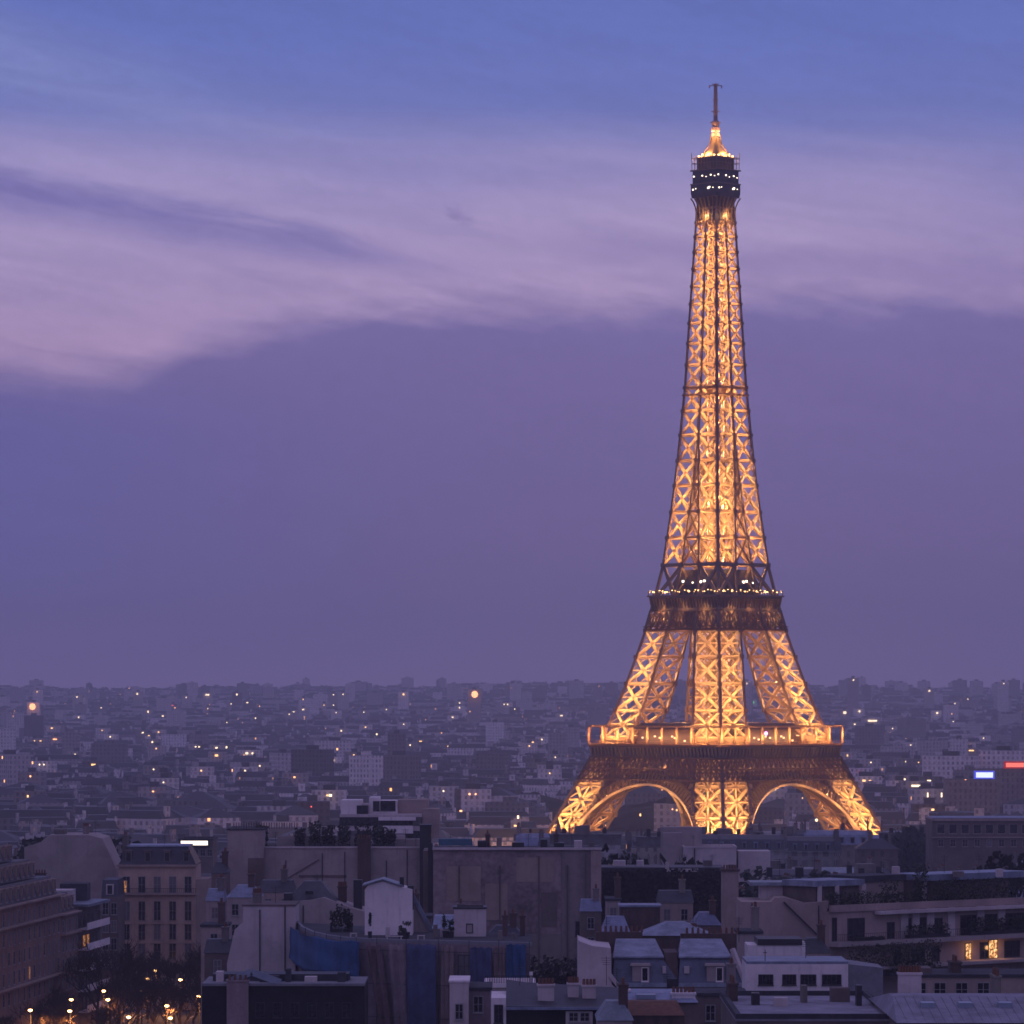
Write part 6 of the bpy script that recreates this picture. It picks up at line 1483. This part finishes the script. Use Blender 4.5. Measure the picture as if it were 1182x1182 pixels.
# ---- small things fixed to the near roofs and walls
def aerial(parent, px, Y, z, h=2.6):
    x = X(px, Y); mb = MB(); mb.bar((x, Y, z - .4), (x, Y, z + h), .06)
    for k_ in range(4): mb.bar((x - .55 + k_ * .06, Y, z + h - .15 - k_ * .22), (x + .55 - k_ * .06, Y, z + h - .15 - k_ * .22), .04)
    mb.bar((x, Y - .5, z + h - .3), (x, Y + .5, z + h - .3), .04); mb.build('aerial', METAL, parent)
def pipe(parent, px, Y, z0, z1, m=None, w_=.14): x = X(px, Y); part('drain_pipe', parent, m or METAL, (x - w_ / 2, x + w_ / 2, Y - w_ - .01, Y - .01, z0, z1))
N = {o.name: o for o in bpy.data.objects}
q = random.Random(77)
L_ = N['long_grey_house']; zt = Z(979, 722)
for px in (330, 372, 398, 446, 470): pipe(L_, px, 722, 17, zt - q.uniform(0, 2.5))
for px, z in ((318, zt), (352, zt), (434, zt + 1), (468, zt + 1), (480, zt)): aerial(L_, px, 728, z, q.uniform(1.8, 3.4))
for px, w_ in ((325, 7), (384, 10), (404, 6), (456, 12)): part('roof_vent', L_, (PALE, METAL, STACK)[px % 3], (X(px, 730), X(px + w_, 730), 729, 731, zt + .12, zt + q.uniform(.9, 2.0)))
part('old_roof_line', L_, SOOT, (X(345, 722), X(400, 722), 721.9, 721.99, Z(1013, 722), Z(1010, 722)))
mb = MB(); mb.bar((X(318, 722), 721.9, Z(1022, 722)), (X(368, 722), 721.9, Z(992, 722)), .35, .12); mb.build('old_gable_line', SOOT, L_)
B_ = N['brick_block']; zt = Z(981, 684)
for px in (530, 577, 622, 655, 676): pipe(B_, px, 683.9 if px > 648 else 684, q.uniform(17, 28), zt - q.uniform(0, 3), SOOT, .22)
for px in (520, 566, 610, 660): aerial(B_, px, 690, zt, q.uniform(2, 3.6))
for px, w_, y0, y1 in ((515, 40, 1000, 1040), (560, 26, 1020, 1062), (596, 44, 990, 1018), (625, 18, 1030, 1070)):
    mb = MB(); mb.box(X(px, 684), X(px + w_, 684), 683.93, 683.99, Z(y1, 684), Z(y0, 684)); mb.build('render_patch', (BW, SOOT, STONE)[px % 3], B_)
for px in (505, 548, 603, 634): pass
V_ = N['pale_blind_house']
pipe(V_, 300, 556, 22, Z(1050, 556)); pipe(V_, 329, 556, 22, Z(1046, 556)); stack('chimney', X(290, 556), X(300, 556), 559, 560.2, Z(1047, 556), Z(1034, 556), V_, STACK, 4, 'x'); aerial(V_, 318, 560, Z(1046, 556), 2.4)
G_ = N['gable_house']; stack('chimney', X(388, 580), X(398, 580), 586, 587.4, Z(1044, 580), Z(1027, 580), G_, BRICKS, 4, 'x'); aerial(G_, 366, 586, Z(1030, 580), 2.2); pipe(G_, 350, 580, 24, Z(1045, 580)); window(G_, (X(400, 580), 580, Z(1064, 580)), .8, 1.1, 0, frame=DKFRAME)
T_ = N['twin_mansard_house']
for px in (727, 735, 808): part('roof_vent', T_, METAL, (X(px, 509), X(px + 3, 509), 509, 509.4, zf, Z(1087, 509)))
for px in (700, 800, 853): aerial(T_, px, 511.5, Z(1084, 511), 2.6)
pm = MB()
for i in range(9): pm.lathe(X(693 + i * 6, 511.6), 511.6, [(.16, Z(1082, 500)), (.12, Z(1082, 500) + .7)], 6)
for i in range(10): pm.lathe(X(793 + i * 6.5, 511.6), 511.6, [(.16, Z(1084, 500)), (.12, Z(1084, 500) + .7)], 6)
pm.build('chimney_pot', POT, T_)
for px in (725, 745, 800, 822): window(T_, (X(px, 500), 500, Z(1139, 500) - 3.2), 1.0, 2.0, 0)
D_ = N['dark_shed_house']; zt = Z(1138, 500)
for px, w_, h_ in ((250, 8, 1.2), (300, 22, .7), (330, 6, 1.5), (352, 14, .6), (390, 9, 1.1)): part('roof_vent', D_, (FLAT, PALE, METAL)[px % 3], (X(px, 503), X(px + w_, 503), 502, 504, zt + .3, zt + .3 + h_))
mb = MB(); mb.bar((X(262, 500), 500.2, zt + .35), (X(290, 500), 500.2, zt + 1.6), .12, .8); mb.bar((X(290, 500), 500.2, zt + 1.6), (X(324, 500), 500.2, zt + .35), .12, .8); mb.build('glass_canopy', MATS['pale_glazing'], D_); aerial(D_, 404, 505, zt + .3, 2.2)
C_ = N['curved_house']
for px, Y, h_ in ((445, 530, 1.2), (500, 528, 1.6), (508, 530, .9), (575, 524, 1.1), (590, 526, .7)): part('roof_vent', C_, (METAL, PALE, STACK)[px % 3], (X(px, Y), X(px + 5, Y), Y, Y + .8, ZT + .1, ZT + .1 + h_))
for px in (580, 600): stack('chimney', X(px, 532), X(px + 6, 532), 532, 534, ZT + .1, ZT + 2.4, C_, BRICKS, 4)
I_ = N['ivy_house']
for px in (715, 790, 822): aerial(I_, px, 712, Z(1005, 705), 2.4)
for px, w_ in ((708, 14), (735, 8), (812, 10)): part('roof_vent', I_, (PALE, ZINC, STACK)[px % 3], (X(px, 712), X(px + w_, 712), 711, 714, Z(1005, 705) + .5, Z(1005, 705) + 1.4))
A_ = N['terrace_apartments']
for px in (900, 940, 1020, 1090, 1130): aerial(A_, px, 622, zA(1016), q.uniform(1.8, 3))
for px, w_ in ((885, 6), (918, 9), (1030, 8), (1100, 12), (1150, 7)): part('roof_vent', A_, (METAL, PALE, STACK)[px % 3], (X(px, 618), X(px + w_, 618), 617, 619, zA(1017), zA(1017) + q.uniform(.7, 1.6)))
pipe(A_, 868, 601, 24, Z(1042, 601)); pipe(A_, 945, 601, 24, Z(1045, 601))
for nm, pxs, Y in (('slate_roof_house', (600, 700), 447), ('low_zinc_house', (712, 770), 460), ('white_workshop', (930,), 490), ('corner_house', (150, 190), 838), ('party_wall_house', (70, 110), 856), ('stepped_block', (410, 470), 914), ('white_block', (800, 830), 1012)):
    for px in pxs:
        o = N[nm]; zz = max((c.matrix_basis.translation.z + max(v.co.z for v in c.data.vertices) for c in o.children if c.type == 'MESH' and c.name.split('.')[0] in ('wall', 'roof')), default=20) + o.location.z
        aerial(o, px, Y, zz, q.uniform(1.6, 2.8))
# a huddle of small roofs filling the courts between the bigger fronts
SM = [(244, 262, 690, 1008, 'slate'), (238, 258, 655, 1040, 'zinc'), (232, 262, 620, 1070, 'felt'), (236, 266, 585, 1100, 'slate'), (262, 300, 640, 1036, 'zinc'), (300, 338, 655, 1030, 'slate'), (440, 498, 610, 1060, 'felt'), (500, 545, 600, 1072, 'zinc'), (560, 606, 590, 1084, 'slate'),
      (670, 694, 660, 1052, 'zinc'), (700, 716, 640, 1040, 'felt'), (760, 800, 650, 1042, 'slate'), (800, 832, 615, 1068, 'zinc'), (852, 880, 560, 1078, 'felt'), (925, 958, 545, 1100, 'slate'), (806, 862, 470, 1150, 'felt'), (690, 730, 425, 1178, 'zinc')]
RM = dict(slate=SLATE, zinc=ZINC, felt=FLAT)
where = ['behind the slanting pale blind house', 'between corner house and long grey block', 'in the gap left of the pale blind house', 'lowest in the gap left of the pale blind house', 'under the stair wing of the long grey block', 'left of the gabled house', 'behind the white stair hut', 'behind the small plant room', 'behind the right end of the scaffold', 'at the foot of the brick block', 'beside the brick block and ivy', 'before the ivy wall behind the lift house', 'at the right foot of the ivy wall', 'at the foot of the tall beige stack', 'right of the white studio', 'right below the twin mansards', 'at the bottom edge before the zinc house']
for i, (p0, p1, Y, yt, rk) in enumerate(SM):
    e, x0, x1, zt = bld('small_house', {'slate': 'small slate-roofed', 'zinc': 'small zinc-roofed', 'felt': 'small flat-roofed'}[rk] + ' house ' + where[i], 'house', p0, p1, Y, 8, yt, (SOOT, PLASTER, BEIGE)[i % 3])
    mb = MB()
    if rk == 'felt': mb.box(x0 - .15, x1 + .15, Y - .15, Y + 8.1, zt + .003, zt + .35)
    else: mb.frust(x0 - .15, x1 + .15, Y - .15, Y + 8.1, zt + .003, zt + 1.7, .3 if i % 2 else (x1 - x0) * .3, 2.6)
    mb.build('roof', RM[rk], e)
    stack('chimney', x0 + (x1 - x0) * .62, x0 + (x1 - x0) * .62 + .9, Y + 2, Y + 4, zt, zt + 3.2, e, (BRICKS, STACK)[i % 2], 4)
    n = max(1, int((x1 - x0) / 2.4))
    row(e, (x0, Y), (x1, Y), zt - 2.6, n, .9, 1.6); row(e, (x0, Y), (x1, Y), zt - 5.6, n, .9, 1.6)
